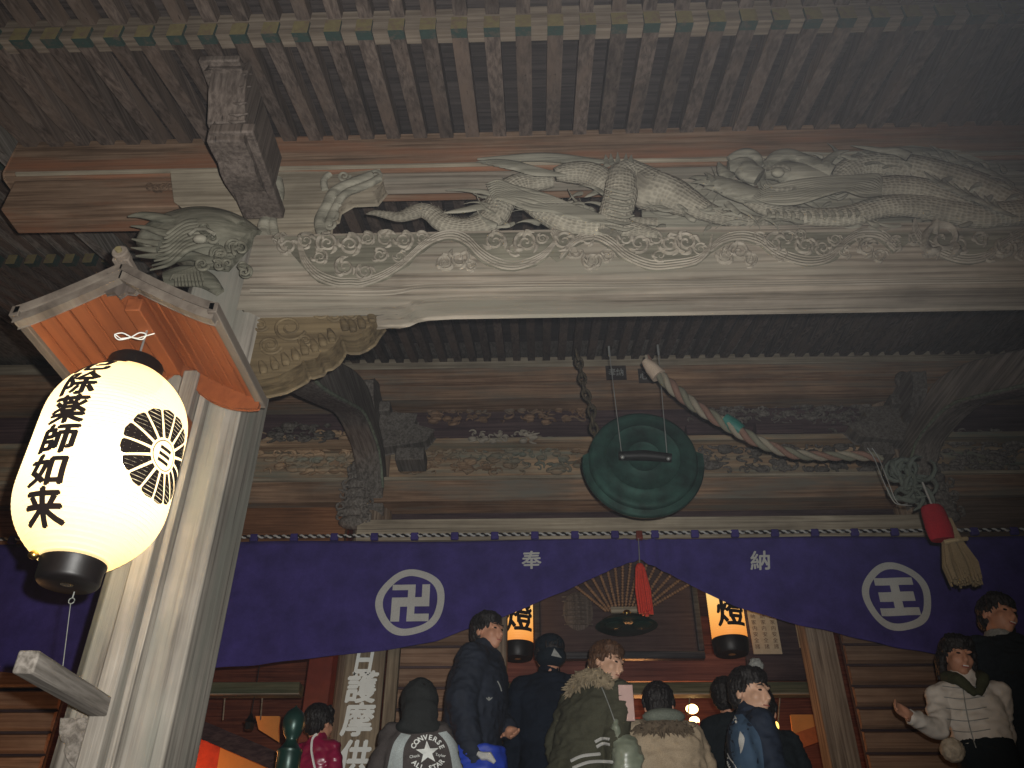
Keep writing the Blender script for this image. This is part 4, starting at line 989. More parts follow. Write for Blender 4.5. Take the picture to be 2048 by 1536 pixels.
# ------------------------------------------------------------------ bell rope, pulled aside
YR = 4.3
rope = empty('bell_rope', P(1450, 840, YR), 'thick twisted rope of striped cloth right of the gong, bound with green tape', 'rope')
def twisted(path, rads, mats, name, pitch=26, strands=3):
    pts = [Vector(p) for p in path]; n = len(pts); L = 0; Ls = [0]
    for a, b in zip(pts, pts[1:]): L += (b-a).length; Ls.append(L)
    for sidx in range(strands):
        P3 = []; rr = []
        for i in range(n):
            t = (pts[min(n-1, i+1)]-pts[max(0, i-1)]).normalized(); u = t.cross(Vector((0, 1, 0))).normalized(); w2 = t.cross(u)
            a = Ls[i]*pitch+2*PI*sidx/strands; r = rads[i]
            P3.append(pts[i]+(u*math.cos(a)+w2*math.sin(a))*r*.55); rr.append(r*.56)
        m = MB(); m.tube(P3, rr, 8); m.build(name, mats[sidx % len(mats)], rope, 0, 70)
q = smoothpath([(1293, 712, 8), (1310, 740, 14), (1345, 775, 18), (1385, 808, 17), (1420, 830, 17), (1455, 850, 17), (1500, 875, 17), (1540, 893, 15), (1590, 908, 14), (1640, 912, 13), (1690, 912, 13), (1735, 912, 14), (1765, 918, 10)], 14)
path = [P(x, y, YR) for x, y, r in q]; rads = [r*3.5/F for x, y, r in q]
mr = [cloth('faded_red_rope_cloth', (.17, .10, .075), 200), cloth('cream_rope_cloth', (.22, .195, .15), 200), cloth('olive_rope_cloth', (.14, .135, .10), 200)]
twisted(path, rads, mr, 'strand')
m = MB(); c0, c1 = P(1448, 838, YR), P(1482, 862, YR); m.tube([c0, c0.lerp(c1, .5), c1], [.040, .046, .040], 14); m.build('green_binding', plain('green_tape', (.02, .12, .10), .5), rope, 0, 50)
m = MB(); c0, c1 = P(1290, 722, YR), P(1318, 752, YR); m.tube([c0, c0.lerp(c1, .5), c1], [.026, .045, .05], 12); m.build('rope_head', cloth('pale_rope_head', (.45, .36, .28), 200), rope, 0, 50)
m = MB()
for dx in (0, 9):
    m.tube([P(x, y, YR-.1) for x, y in smoothpath([(1735+dx, 896), (1750+dx, 920), (1768+dx, 965), (1790+dx*.6, 1006), (1815+dx, 1008+dx*.3)], 4)], .0028, 6)
m.build('thin_string', M_['wire'], rope, 0, 50)
m = MB(); rn = random.Random(4)
for k in range(26):
    c = P(rn.uniform(1795, 1850), rn.uniform(930, 1000), YR-.05+rn.uniform(-.04, .04)); a0 = rn.uniform(0, 6)
    m.tube([c+Vector((.07*math.cos(a0+i*.5), .02*math.sin(i+k), .07*math.sin(a0+i*.5))) for i in range(7)], [.006, .012, .015, .016, .014, .010, .005], 6)
m.build('knot', cloth('grey_green_cord', (.09, .105, .09), 200), rope, 0, 60)
# red cloth and straw tassel at the right
YS = 4.1
brush = empty('straw_tassel', P(1890, 1050, YS), 'straw tassel wrapped in bright red cloth hanging at the right in front of the curtain', 'tassel')
m = MB(); a = [P(x, y, YS) for x, y in smoothpath([(1862, 1012), (1872, 1040), (1886, 1080)], 5)]
m.tube(a, [.05, .058, .062, .064, .066, .066, .068, .07, .068, .066, .06][:len(a)], 16, (1, .6, 1)); m.build('red_wrap', cloth('red_cloth', (.24, .010, .018), 200), brush, 0, 60)
m = MB(); rn = random.Random(6); A = P(1885, 1040, YS+.02); B = P(1905, 1085, YS+.02); Cc = P(1932, 1160, YS+.02)
for k in range(120):
    an = rn.uniform(0, 2*PI); r = math.sqrt(rn.random()); o_ = Vector((r*math.cos(an), r*math.sin(an)*.7, 0))
    m.tube([A+o_*.045, B+o_*.05, B.lerp(Cc, .6)+o_*.088, Cc+o_*.082+Vector((0, 0, rn.uniform(-.03, .03)))], [.007, .008, .009, .006], 5)
m.build('straw', cloth('straw', (.19, .145, .085), 200), brush, 0, 60)
m = MB(); m.tube([B+Vector((-.06, -.035, -.012)), B+Vector((0, -.06, -.01)), B+Vector((.06, -.035, .006))], .012, 8); m.build('binding', cloth('straw_binding', (.28, .22, .13), 200), brush)
m = MB(); m.tube([P(1845, 965, YS), P(1855, 990, YS), P(1866, 1015, YS)], .006, 7); m.build('cord', M_['wire'], brush)
# paper labels on the purlin and the post
for (x, y, txt, s, col, lab) in ((1232, 746, '奉納', .085, 'board', 'small worn dark paper label pasted high on the beam above the left of the gong'), (1297, 752, '心願', .10, 'board', 'larger worn dark paper label pasted high on the beam beside the head of the rope')):
    c = P(x, y, 6.07); m = MB(); m.box(c.x-.09, c.x+.09, 6.062, 6.07, c.z-.075, c.z+.075); t = m.build('paper_label', M_['board']); tag(t, lab, 'paper label', 'paper labels on the beam')
    g = glyph(txt, .02, 0); m = MB(); m.add([(c.x+u*s*.8, 6.058, c.z+v*s) for u, v in g[0]], g[1]); m.build('writing', M_['gray'], t, 0, 0)
# ------------------------------------------------------------------ rooms behind the curtain
def hp(name, x0, x1, y0, y1, Y, d, mat, parent, bev=.006):
    a, b = P(x0, (y0+y1)/2, Y), P(x1, (y0+y1)/2, Y); m = MB(); m.box(a.x, b.x, Y, Y+d, zf(y1, Y, (x0+x1)/2), zf(y0, Y, (x0+x1)/2)); return T(m, name, mat, bev)
def slats(px0, px1, Y, ytop, zlo, step=.155):
    x0, x1 = P(px0, 1400, Y).x, P(px1, 1400, Y).x; m = MB(); m.box(x0, x1, Y+.04, Y+.08, zlo, zf(ytop, Y)); bk = T(m, 'slatted_shutter', 'halldark')
    z = zlo+.05; i = 0
    while z < zf(ytop, Y)-.02:
        m = MB(); m.prism([(Y+.035, z), (Y, z+.02), (Y-.005, z+step*.80), (Y+.035, z+step*.9)], 'x', x0+.003, x1-.003); T(m, 'slat', 'slat', .003, 30, bk); z += step; i += 1
slats(772, 985, 6.42, 1180, 1.5)
slats(1712, 2300, 6.42, 1180, 1.5)
slats(-700, 118, 6.42, 1180, 1.5)
for x0, x1 in ((1648, 1706),):
    m = MB(); m.box(P(x0, 1450, 6.3).x, P(x1, 1450, 6.3).x, 6.3, 6.5, 1.45, zf(1040, 6.3)); T(m, 'door_post', 'hallpost')
m = MB(); m.box(P(985, 1450, 6.3).x, P(1012, 1450, 6.3).x, 6.32, 6.5, 1.45, zf(1040, 6.3)); T(m, 'door_post', 'hallpost')
m = MB(); m.box(P(600, 1450, 6.5).x, P(650, 1450, 6.5).x, 6.5, 6.7, 1.45, zf(1040, 6.5)); T(m, 'door_post', 'lacquer')
YI = 8.4
m = MB(); m.box(XL0, XL1, 9.4, 9.5, 1.45, 5.4); T(m, 'inner_wall', wood('inner_red_wall', (.13, .035, .02), (.24, .075, .04), 'X', .7), 0)
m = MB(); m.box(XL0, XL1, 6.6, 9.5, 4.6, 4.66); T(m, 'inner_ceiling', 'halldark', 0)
hp('inner_lacquer_beam', 1000, 1640, 1308, 1362, 7.3, .2, wood('reddish_inner_beam', (.14, .04, .03), (.22, .075, .055), 'X', .6), None)
gb = wood('greenish_painted_beam', (.085, .08, .04), (.17, .155, .09), 'X', .7, patch=(.07, .09, .05))
for a, b in ((1008, 1640), (335, 598), (655, 672)): hp('painted_tie_beam', a, b, 1364, 1388, 7.1, .15, gb, None)
for a, b in ((1008, 1640), (335, 598)): hp('brass_rail', a, b, 1386.5, 1389, 7.05, .03, 'nageshi', None, 0)
for x, y0, y1 in ((1067, 1392, 1440), (1380, 1392, 1430), (1560, 1392, 1450), (1636, 1392, 1430), (372, 1392, 1430), (450, 1392, 1440), (525, 1392, 1440)):
    a = P(x, y0, 7.3); b = P(x-4, y1, 7.3); m = MB(); m.tube([a, b], .006, 6); T(m, 'hanging_wire', 'nageshi', 0)
redm = plain('red_altar_cloth', (.42, .045, .015), .7, nz=.3); orm = plain('orange_lit_screen', (.75, .30, .07), .8, nz=.12, scale=4)
def quad(name, pts, Y, mat, label, cat, grp=None, d=.03):
    m = MB(); m.prism([(P(x, y, Y).x, P(x, y, Y).z) for x, y in pts], 'y', Y, Y+d); return tag(m.build(name, mat, None, .004), label, cat, grp)
quad('altar_cloth', [(330, 1470), (445, 1462), (440, 1600), (300, 1600)], 7.6, redm, 'dark red altar cloth hanging inside the hall behind the foot of the pillar', 'cloth')
quad('paper_screen', [(446, 1468), (560, 1545), (560, 1600), (425, 1600)], 7.5, orm, 'large orange lit paper screen inside the hall left of the green post cap', 'screen')
quad('paper_screen', [(512, 1433), (558, 1433), (556, 1482), (518, 1458)], 7.7, orm, 'small orange lit paper screen inside the hall, high left of the green post cap', 'screen')
quad('paper_screen', [(1582, 1430), (1652, 1430), (1655, 1450), (1588, 1478)], 7.6, orm, 'small orange screen inside the hall right of the boy in the track jacket', 'screen')
quad('altar_cloth', [(1560, 1478), (1656, 1445), (1656, 1475), (1575, 1505)], 7.4, plain('orange_red_cloth', (.60, .14, .03), .7), 'slanting orange red cloth inside the hall below the small screen at the right', 'cloth')
quad('altar_cloth', [(1018, 1442), (1075, 1430), (1090, 1600), (1010, 1600)], 7.0, plain('red_brown_cloth', (.40, .08, .03), .5, nz=.3), 'glossy red brown hanging cloth inside the hall behind the man in the dark jacket', 'cloth')
quad('altar_cloth', [(1235, 1440), (1280, 1435), (1262, 1475)], 7.0, plain('bright_red_cloth', (.55, .07, .02), .6), 'small bright red cloth inside the hall between the olive jacket and the beige coat', 'cloth')
quad('banner', [(1405, 1460), (1416, 1460), (1432, 1545), (1418, 1545)], 6.0, plain('yellow_banner', (.62, .50, .10), .7), 'narrow yellow strip of banner beside the shoulder of the boy', 'banner')
quad('banner', [(1395, 1445), (1412, 1450), (1420, 1540), (1400, 1560)], 6.1, plain('red_banner', (.60, .05, .03), .7), 'narrow red strip of banner behind the yellow one beside the boy', 'banner')
for n_, (x, y, w_, h_) in enumerate(((1384, 1418, 11, 8), (1389, 1441, 9, 8))):
    c = P(x, y, 7.4); r = w_*7.9/F; m = MB(); m.ell(c, (r, r*.6, r*.75)); o = m.build('altar_lamp', glow('lamp_glow%d' % n_, (1, .62, .25), 9)); tag(o, ('upper' if n_ == 0 else 'lower')+' of two small bright altar lamps beside the beige coat', 'lamp')
c = P(1553, 1452, 7.2); m = MB(); m.ell(c, (.02, .02, .035)); tag(m.build('altar_lamp', glow('lamp_glow3', (1, .6, .12), 3)), 'small yellow altar lamp right of the boy, below the orange screen', 'lamp')
for x, y, r, lab in ((372, 1452, 11, 'left'), (500, 1444, 9, 'right')):
    c = P(x, y, 7.2); R_ = r*7.7/F; m = MB(); m.lathe([(0, -R_*1.6), (R_*.9, -R_*1.5), (R_, -R_*.2), (R_*1.5, 0), (R_*.7, R_*.6), (R_*.3, R_*1.4), (0, R_*1.8)], c, 6); o = m.build('hanging_lamp', M_['iron'], None, 0, 30)
    tag(o, 'unlit black metal lamp hanging in the left doorway, the %s of the pair' % lab, 'lamp', 'black metal lamps in the left doorway'); m = MB(); m.tube([c+Vector((0, 0, R_*1.6)), c+Vector((0, 0, .5))], .004, 5); m.build('chain', M_['iron'], o)
m = MB(); a, b = P(330, 1428, 7.3), P(570, 1530, 7.0); m.tube([a, b], .09, 4); T(m, 'diagonal_rail', 'halldark', 0)
# framed plaque with the brass-and-string canopy in front
YQ = 6.95
pl = empty('wooden_plaque', P(1255, 1310, YQ), 'broad dark votive plaque with carved relief hanging over the hall doorway', 'plaque')
pc = [(1068, 1340), (1068, 1120), (1384, 1110), (1390, 1300), (1388, 1318)]
x0, x1 = P(1080, 1230, YQ).x, P(1388, 1230, YQ).x; z0, z1 = zf(1305, YQ), zf(1090, YQ)
m = MB(); m.box(x0, x1, YQ, YQ+.04, z0, z1); m.build('panel', wood('dark_plaque_wood', (.06, .035, .035), (.10, .065, .06), 'X', .5), pl, .004)
for a in ((x0-.05, x1+.05, z0-.06, z0), (x0-.05, x1+.05, z1, z1+.06), (x0-.05, x0, z0, z1), (x1, x1+.05, z0, z1)):
    m = MB(); m.box(a[0], a[1], YQ-.025, YQ+.05, a[2], a[3]); m.build('frame', wood('dark_frame_wood', (.03, .03, .035), (.07, .07, .075), 'X', .35), pl, .008)
m = MB(); rn = random.Random(21); c = P(1156, 1222, YQ-.01)
for k in range(7): m.tube([c+Vector((-.12+.03*math.sin(k*2), -.01, -.12+k*.04)), c+Vector((0, -.03, -.115+k*.04)), c+Vector((.12, -.01, -.12+k*.04))], [.006, .012, .006], 6)
m.ell(c, (.13, .02, .17)); m.build('relief', M_['dark'], pl, 0, 60)
can = empty('brass_canopy', P(1252, 1228, 6.6), 'dark brass hanging canopy with fanned strings of beads in front of the plaque', 'canopy')
c = P(1252, 1240, 6.6)
m = MB(); m.lathe([(0, .07), (.03, .068), (.05, .03), (.10, .015), (.20, -.01), (.235, -.045), (.25, -.05), (.22, -.065), (.05, -.05), (0, -.05)], c, 40); m.build('dish', M_['bronzedark'], can, 0, 40)
m = MB(); m.ell(c+Vector((0, -.10, .02)), (.035, .035, .03)); m.build('boss', M_['gold_metal'], can)
for sg in (-1, 1): m = MB(); m.lathe([(.0, -.03), (.05, -.025), (.085, 0), (.08, .01), (0, .005)], c+Vector((sg*.11, -.13, -.085)), 24); m.build('bell', M_['bronzedark'], can)
m = MB(); m.box(c.x-.12, c.x+.13, c.y-.05, c.y-.02, c.z+.045, c.z+.095); m.build('nameplate', M_['nageshi'], can, .004)
bead = plain('brown_beads', (.30, .16, .08), .35, spec=.6, nz=.5, scale=60)
for k in range(15):
    t = k/14; top = P(1130+t*270, 1175-62*math.sin(PI*t)-20, 6.45); b_ = c+Vector(((t-.5)*.32, 0, .08))
    m = MB(); nb_ = 22
    for i in range(nb_+1):
        q = b_.lerp(top, i/nb_); m.ell(q, (.013, .013, .013), 6, 4)
    m.build('bead_string', bead, can, 0, 60)
# two glowing lanterns over the doorway
def doorlantern(cx, ytop, ybot, hw, lab, th0, Y=6.75):
    c0_, c1_ = P(cx[0], ytop, Y), P(cx[1], ybot, Y); d = -(CM.inverted() @ (c1_-C0)).z; r = hw*d/F; x = (c0_.x+c1_.x)/2; zb2 = c1_.z; zt2 = zb2+.62
    L_ = empty('paper_lantern', (x, Y, zb2), lab, 'lantern', 'glowing lanterns over the doorway')
    n = 60; m = MB(); m.lathe([(r*(1+.006*(1 if i % 2 else -1)), zb2+(zt2-zb2)*i/n) for i in range(n+1)], (x, Y, 0), 40)
    mt, nt, b = newmat('orange_glowing_paper'); b.inputs['Base Color'].default_value = (.5, .28, .1, 1)
    tc = N(nt, 'ShaderNodeTexCoord'); sx = N(nt, 'ShaderNodeSeparateXYZ'); nt.links.new(tc.outputs['Object'], sx.inputs[0]); rr = N(nt, 'ShaderNodeMapRange'); rr.inputs['From Max'].default_value = .62; nt.links.new(sx.outputs['Z'], rr.inputs[0])
    cr = ramp(nt, rr.outputs[0], [(0, (.80, .26, .04)), (.3, (1, .46, .10)), (.6, (1, .66, .22)), (1, (1, .5, .12))]); nt.links.new(cr.outputs[0], b.inputs['Emission Color']); b.inputs['Emission Strength'].default_value = .95
    s = m.build('paper_shade', mt, L_, 0, 0)
    for z_, nm, sg in ((zb2, 'bottom_cap', -1), (zt2, 'top_cap', 1)):
        m = MB(); m.lathe([(r*1.03, 0), (r*1.04, sg*.03), (r*.98, sg*.10), (r*.9, sg*.12), (r*.2, sg*.12)], (x, Y, z_), 36); m.build(nm, M_['black'], L_, 0, 40)
    m = MB(); m.tube([(x, Y, zt2+.1), (x, Y, 4.6)], .005, 6); m.build('hanging_cord', M_['iron'], L_)
    m = MB(); th = math.atan2(-Y, -x)+th0
    for i, chh in enumerate('献燈'):
        s_2 = .24
        for g, k in heavy(chh, .03, .1):
            vs = []; rk = r+.005+.0006*k
            for u, v in g[0]:
                a = th+u*s_2/r; vs.append((x+rk*math.cos(a), Y+rk*math.sin(a), zb2+.43-.25*i+v*s_2))
            m.add(vs, g[1])
    m.build('writing', M_['ink'], s, 0, 0)
doorlantern((1035, 1036), 1225, 1288, 31, 'orange glowing lantern partly hidden by the head of the man in the dark jacket', R(8))
doorlantern((1446, 1461), 1190, 1279, 35, 'orange glowing lantern at the right of the plaque, above the boy', R(18))
# notices right of it
for a, lab in (((1508, 1225, 1565, 1308), 'wide pale paper notice with faint writing pasted right of the lit lantern'), ((1600, 1250, 1618, 1295), 'narrow pale paper slip pasted beside the door post')):
    Y = 6.9; p0, p1 = P(a[0], a[3], Y), P(a[2], a[3], Y); m = MB(); m.box(p0.x, p1.x, Y, Y+.012, p0.z, zf(a[1]-18, Y, a[0])); o = tag(m.build('paper_notice', M_['paper']), lab, 'notice', 'paper notices by the door')
    g = glyph('奉', .0, 0); m = MB(); nn = 3 if a[2]-a[0] > 30 else 1
    for ci in range(nn):
        for rI in range(7):
            g = glyph('奉納家内安全諸'[rI], .0, 0); s = .042; cx_ = p0.x+(p1.x-p0.x)*(ci+.5)/nn; zz = p0.z+.06+(6-rI)*.05; m.add([(cx_+u*s, Y-.004, zz+v*s) for u, v in g[0]], g[1])
    m.build('writing', M_['reddark'], o, 0, 0)
m = MB(); m.box(P(1490, 1300, 6.95).x, P(1660, 1300, 6.95).x, 6.95, 7.0, zf(1362, 6.95), 4.6); T(m, 'notice_board', 'halldark')
# ------------------------------------------------------------------ tall sign board
YSg = 6.12
c = P(720, 1420, YSg); d = -(CM.inverted() @ (c-C0)).z; hw = 41*d/F
sg = empty('wooden_sign', (c.x, YSg, 1.45), 'tall brown sign board with large white brush writing beside the left door column', 'sign')
m = MB(); m.box(c.x-hw, c.x+hw, YSg, YSg+.04, 1.45, 3.9); m.build('board', M_['sign'], sg, .006)
m = MB(); m.box(c.x+hw+.012, c.x+hw+.10, YSg+.02, YSg+.09, 1.45, 3.95); m.build('side_rail', M_['sign'], sg, .006)
m = MB(); s = .215
for ch_, py in (('日', 1322), ('護', 1375), ('摩', 1440), ('供', 1516)):
    z_ = P(712, py, YSg).z
    for g, k in heavy(ch_, .032, 0): m.add([(c.x-.005+u*s*(.8 if ch_ == '日' else 1.05)+v*.02, YSg-.004-.0007*k, z_+v*s*1.08) for u, v in g[0]], g[1])
m.build('writing', M_['paint'], sg, 0, 0)
# newel post with an onion-shaped bronze cap
YNw = 4.75; c = P(588, 1445, YNw); d = -(CM.inverted() @ (c-C0)).z; r = 19*d/F
nw = empty('newel_post', (c.x, YNw, 1.1), 'stair post with a dark green onion-shaped bronze cap left of the sign board', 'post')
m = MB(); z_ = c.z
m.lathe([(r*1.25, -.36), (r*1.25, -.27), (r*1.32, -.265), (r*1.32, -.25), (r*1.22, -.245), (r*1.22, -.16), (r*1.3, -.155), (r*1.3, -.14), (r*1.1, -.135), (r*.6, -.10), (r*.58, -.085), (r*.85, -.065), (r*1.1, -.03), (r*1.16, .0), (r*1.1, .025), (r*.85, .052), (r*.5, .068), (r*.15, .08), (0, .092)], (c.x, YNw, z_), 32); m.build('cap', M_['bronzedark'], nw, 0, 40)
m = MB(); m.tube([(c.x, YNw, 1.0), (c.x, YNw, z_-.355)], r*1.2, 24); m.build('post', M_['hallpost'], nw, 0, 40)
# point lights for the warm glow of the hall interior
lamp('doorway_lamp', 'POINT', (.9, 7.9, 2.9), 34, (1, .42, .14), .15)
lamp('left_room_lamp', 'POINT', (-3.2, 7.3, 2.5), 16, (1, .36, .10), .12)
lamp('far_left_slat_fill', 'POINT', (-4.6, 5.6, 1.9), 14, (1, .5, .2), .12)  # unseen warm light added in front of the far left slats
# ------------------------------------------------------------------ people queuing at the hall
from mathutils.bvhtree import BVHTree
def body_frame(phi): return Matrix.Rotation(phi, 4, 'Z')
def hand(mb, w, d, pn, s=1.0, curl=.5, left=1):
    """palm and five bent fingers; w wrist, d pointing direction, pn palm normal"""
    d = Vector(d).normalized(); pn = Vector(pn); pn = (pn-d*pn.dot(d)).normalized(); sd = d.cross(pn)*left; w = Vector(w)
    mb.capsule(w, w+d*.05*s, .024*s, .030*s, flat=(1, 1, 1), n=10)
    mb.capsule(w+d*.045*s+sd*.02*s, w+d*.085*s+sd*.026*s, .017*s, .014*s, n=8); mb.capsule(w+d*.045*s-sd*.02*s, w+d*.08*s-sd*.026*s, .017*s, .014*s, n=8)
    for i, L in enumerate((.062, .074, .070, .054)):
        b = w+d*.085*s+sd*(.030-.020*i)*s; k = b+d*L*.5*s; e = k+(d*math.cos(curl)+pn*math.sin(curl))*L*.32*s; f = e+(d*math.cos(curl*2)+pn*math.sin(curl*2))*L*.28*s
        mb.capsule(b, k, .0098*s, .0092*s, n=7); mb.capsule(k, e, .0092*s, .0086*s, n=7); mb.capsule(e, f, .0086*s, .007*s, n=7)
    t0 = w+d*.025*s+sd*.024*s; t1 = t0+(d*.6+sd*.8+pn*.3).normalized()*.038*s; t2 = t1+(d*.9+sd*.3+pn*.3).normalized()*.032*s
    mb.capsule(t0, t1, .013*s, .011*s, n=8); mb.capsule(t1, t2, .011*s, .009*s, n=8)
def person(px, py, Y, H, label, fphi, bphi, jacket, jlen=.82, legcol=None, hair='hair', skin='skin', hs=1.0, tilt=(0, 0, 0), lean=(0, 0), arms=None, hairstyle='short', bulk=1.0, hood=None, group='people queuing at the hall', wr=.019, hands=True, smile=False):
    hc = P(px, py, Y); s = H/1.7; zf_ = hc.z-.925*H
    root = empty('person', (hc.x+lean[0], hc.y+lean[1], zf_), label, 'person', group)
    Mb = Matrix.Translation(root.location) @ body_frame(bphi) @ Matrix.Diagonal((s, s, s, 1))
    lx = Mb.to_3x3().inverted() @ Vector((-lean[0], -lean[1], 0))       # lean in body frame
    def L(x, y, z):
        k = max(0, (z-.85)/.72)**1.2; return Mb @ Vector((x+lx.x*k, y+lx.y*k, z))
    Hs = 1.0*hs*(.225/.225)
    Mh = Matrix.Translation(hc) @ Matrix.Rotation(fphi, 4, 'Z') @ Matrix.Rotation(tilt[0], 4, 'X') @ Matrix.Rotation(tilt[1], 4, 'Y') @ Matrix.Diagonal((Hs, Hs, Hs, 1))
    sh = .185; A = {'l': ((.235, .02, 1.12), (.25, -.04, .87)), 'r': ((-.235, .02, 1.12), (-.25, -.04, .87))}
    if arms: A.update(arms)
    # ---- body, one skin surface
    m = MB()
    m.ell((0, .018, .03), (.076, .094, .086), 20, 14, Mh); m.ell((0, -.022, -.03), (.062, .068, .082), 18, 12, Mh)
    m.ell((0, -.055, -.088), (.03, .028, .024), 12, 8, Mh)
    for sx in (-1, 1):
        m.ell((sx*.034, -.055, -.028), (.028, .028, .03), 12, 8, Mh); m.ell((sx*.079, .012, -.012), (.011, .021, .031), 10, 8, Mh); m.ell((sx*.028, -.078, .022), (.026, .012, .009), 10, 6, Mh)
    m.tube([Mh @ Vector(q) for q in ((0, -.084, .012), (0, -.097, -.014), (0, -.106, -.034), (0, -.094, -.044))], [.009*Hs, .012*Hs, .0165*Hs, .012*Hs], 10)
    m.ell((0, -.086, -.062), (.026, .012, .007), 10, 6, Mh); m.ell((0, -.084, -.073), (.022, .012, .007), 10, 6, Mh)
    nk = Mh @ Vector((0, .03, -.05)); m.capsule(L(0, .02, 1.38), nk, .062*s, .055*Hs)
    m.loft([(0, .01, .84, .15, .10), (0, 0, 1.0, .13, .09), (0, 0, 1.2, .155, .10), (0, .01, 1.36, .15, .085), (0, .015, 1.42, .09, .07)], 16)
    m.v[-80:] = [L(v.x, v.y, v.z) for v in m.v[-80:]]
    for k, sx in (('l', 1), ('r', -1)):
        e, w = A[k]; S_ = L(sx*sh*.9, .01, 1.36); E_ = L(*e); W_ = L(*w)
        m.capsule(S_, E_, .040*s, .034*s); m.capsule(E_, W_, .034*s, .025*s)
        d = (W_-E_).normalized()
        if hands: hand(m, W_, d, (Mb.to_3x3() @ Vector((-sx, -.3, 0))), s*1.02, .45, sx)
        m.capsule(Mb @ Vector((sx*.09, 0, .86)), Mb @ Vector((sx*.10, -.01, .48)), .08*s, .055*s); m.capsule(Mb @ Vector((sx*.10, -.01, .48)), Mb @ Vector((sx*.105, .02, .08)), .055*s, .038*s)
    bme = remesh(m, .0072, 3, 0, off=root.location); bo = link('body', bme, M_[skin], root, 0, 0)
    for p in bme.polygons: p.use_smooth = True
    # ---- face details
    for sx in (-1, 1):
        m = MB(); m.ell((sx*.030, -.0825, .004), (.013, .008, .0052), 12, 7, Mh); m.build('eye', M_['eye'], root)
        m = MB(); m.tube([Mh @ Vector((sx*.013, -.092, .024)), Mh @ Vector((sx*.030, -.094, .030)), Mh @ Vector((sx*.048, -.082, .024))], [.002, .0042, .002], 6); m.build('eyebrow', M_[hair], root)
    m = MB()
    if smile: m.ell((0, -.0925, -.068), (.022, .006, .008), 12, 7, Mh)
    else: m.tube([Mh @ Vector((-.022, -.089, -.067)), Mh @ Vector((0, -.0985, -.068)), Mh @ Vector((.022, -.089, -.067))], .003, 6)
    m.build('mouth', M_['lip'], root)
    if smile: m = MB(); m.box(-.015, .015, -.0995, -.095, -.068, -.063, M=Mh); m.build('teeth', M_['paint'], root)
    # ---- hair
    if hairstyle:
        m = MB(); m.ell((0, .030, .045), (.086, .100, .088), 22, 15, Mh); m.ell((0, .060, -.01), (.074, .066, .075), 16, 12, Mh)
        rn = random.Random(int(px)); 
        for k in range(13):       # fringe locks
            a = -1.15+2.3*k/12; x = .078*math.sin(a); y = -.07*math.cos(a)+.012; ln = rn.uniform(.03, .05) if hairstyle == 'short' else rn.uniform(.045, .075)
            m.tube([Mh @ Vector((x*.75, y*.55, .115)), Mh @ Vector((x*1.02, y*1.1, .085)), Mh @ Vector((x*1.1, y*1.22, .085-ln))], [.014*Hs, .015*Hs, .004*Hs], 7)
        for sx in (-1, 1):
            for k in range(4): m.tube([Mh @ Vector((sx*.07, -.02+.02*k, .06)), Mh @ Vector((sx*.086, -.025+.022*k, .02)), Mh @ Vector((sx*.083, -.022+.022*k, -.012))], [.014*Hs, .011*Hs, .004*Hs], 6)
        if hairstyle == 'long':
            for k in range(20):
                a = -1.9+3.8*k/19; x = .082*math.sin(a); y = .03+.075*math.cos(a)
                m.tube([Mh @ Vector((x*.6, y, .08)), Mh @ Vector((x*1.12, y*1.05, -.02)), Mh @ Vector((x*1.15, y*1.0, -.12+rn.uniform(-.02, .02)))], [.02*Hs, .021*Hs, .008*Hs], 7)
        if hairstyle == 'bun': m.ell((0, .115, .03), (.05, .045, .05), 14, 9, Mh)
        hm_ = remesh(m, .0055, 1, .011, (75, 75, 14), off=root.location); link('hair', hm_, M_[hair], root, 0, 0)
        for p in hm_.polygons: p.use_smooth = True
    # ---- jacket
    m = MB(); b = bulk; zlo = jlen
    secs = [(0, .01, zlo, .185*b, .135*b), (0, .005, zlo+.06, .178*b, .132*b), (0, 0, 1.02, .172*b, .125*b), (0, 0, 1.18, .185*b, .132*b), (0, .01, 1.32, .185*b, .12*b), (0, .018, 1.40, .13*b, .098*b), (0, .02, 1.45, .085*b, .08*b)]
    secs = [s_ for s_ in secs if s_[2] >= zlo]
    n0 = len(m.v); m.loft(secs, 24)
    m.v[n0:] = [L(v.x, v.y, v.z) for v in m.v[n0:]]
    for k, sx in (('l', 1), ('r', -1)):
        e, w = A[k]; S_ = L(sx*sh*.92, .012, 1.365); E_ = L(*e); W_ = L(*w); W2 = E_.lerp(W_, .96)
        m.capsule(S_, E_, .074*b*s, .062*b*s, n=14); m.capsule(E_, W2, .062*b*s, .046*b*s, n=14)
        m.capsule(L(0, .02, 1.37), S_, .07*b*s, .072*b*s)
    m.capsule(L(0, .02, 1.40), L(0, .012, 1.465), .078*s, .07*s)
    jm = remesh(m, .011, 5, wr, off=root.location)
    for p in jm.polygons: p.use_smooth = True
    jo = link('jacket', jm, jacket, root, 0, 0)
    if hood is not None:
        m = MB(); m.ell((0, .02, .02), (.105, .125, .13), 20, 14, Mh); m.ell((0, .085, -.06), (.10, .08, .10), 16, 10, Mh); m.ell((.0, .06, -.13), (.13, .09, .055), 16, 10, Mh)
        jh = remesh(m, .010, 4, .010, off=root.location); link('hood', jh, hood, root, 0, 0)
        for p in jh.polygons: p.use_smooth = True
    # ---- trousers and shoes
    m = MB()
    for sx in (1, -1):
        m.capsule(Mb @ Vector((sx*.085, 0, .88)), Mb @ Vector((sx*.10, -.01, .48)), .105*s, .08*s); m.capsule(Mb @ Vector((sx*.10, -.01, .48)), Mb @ Vector((sx*.105, .02, .12)), .08*s, .065*s)
    m.loft([(0, .01, .78, .16, .12), (0, .01, .95, .155, .115)], 18, M=Mb)
    tm = remesh(m, .014, 4, .01, off=root.location); link('trousers', tm, legcol or M_['trouser'], root, 0, 0)
    for p in tm.polygons: p.use_smooth = True
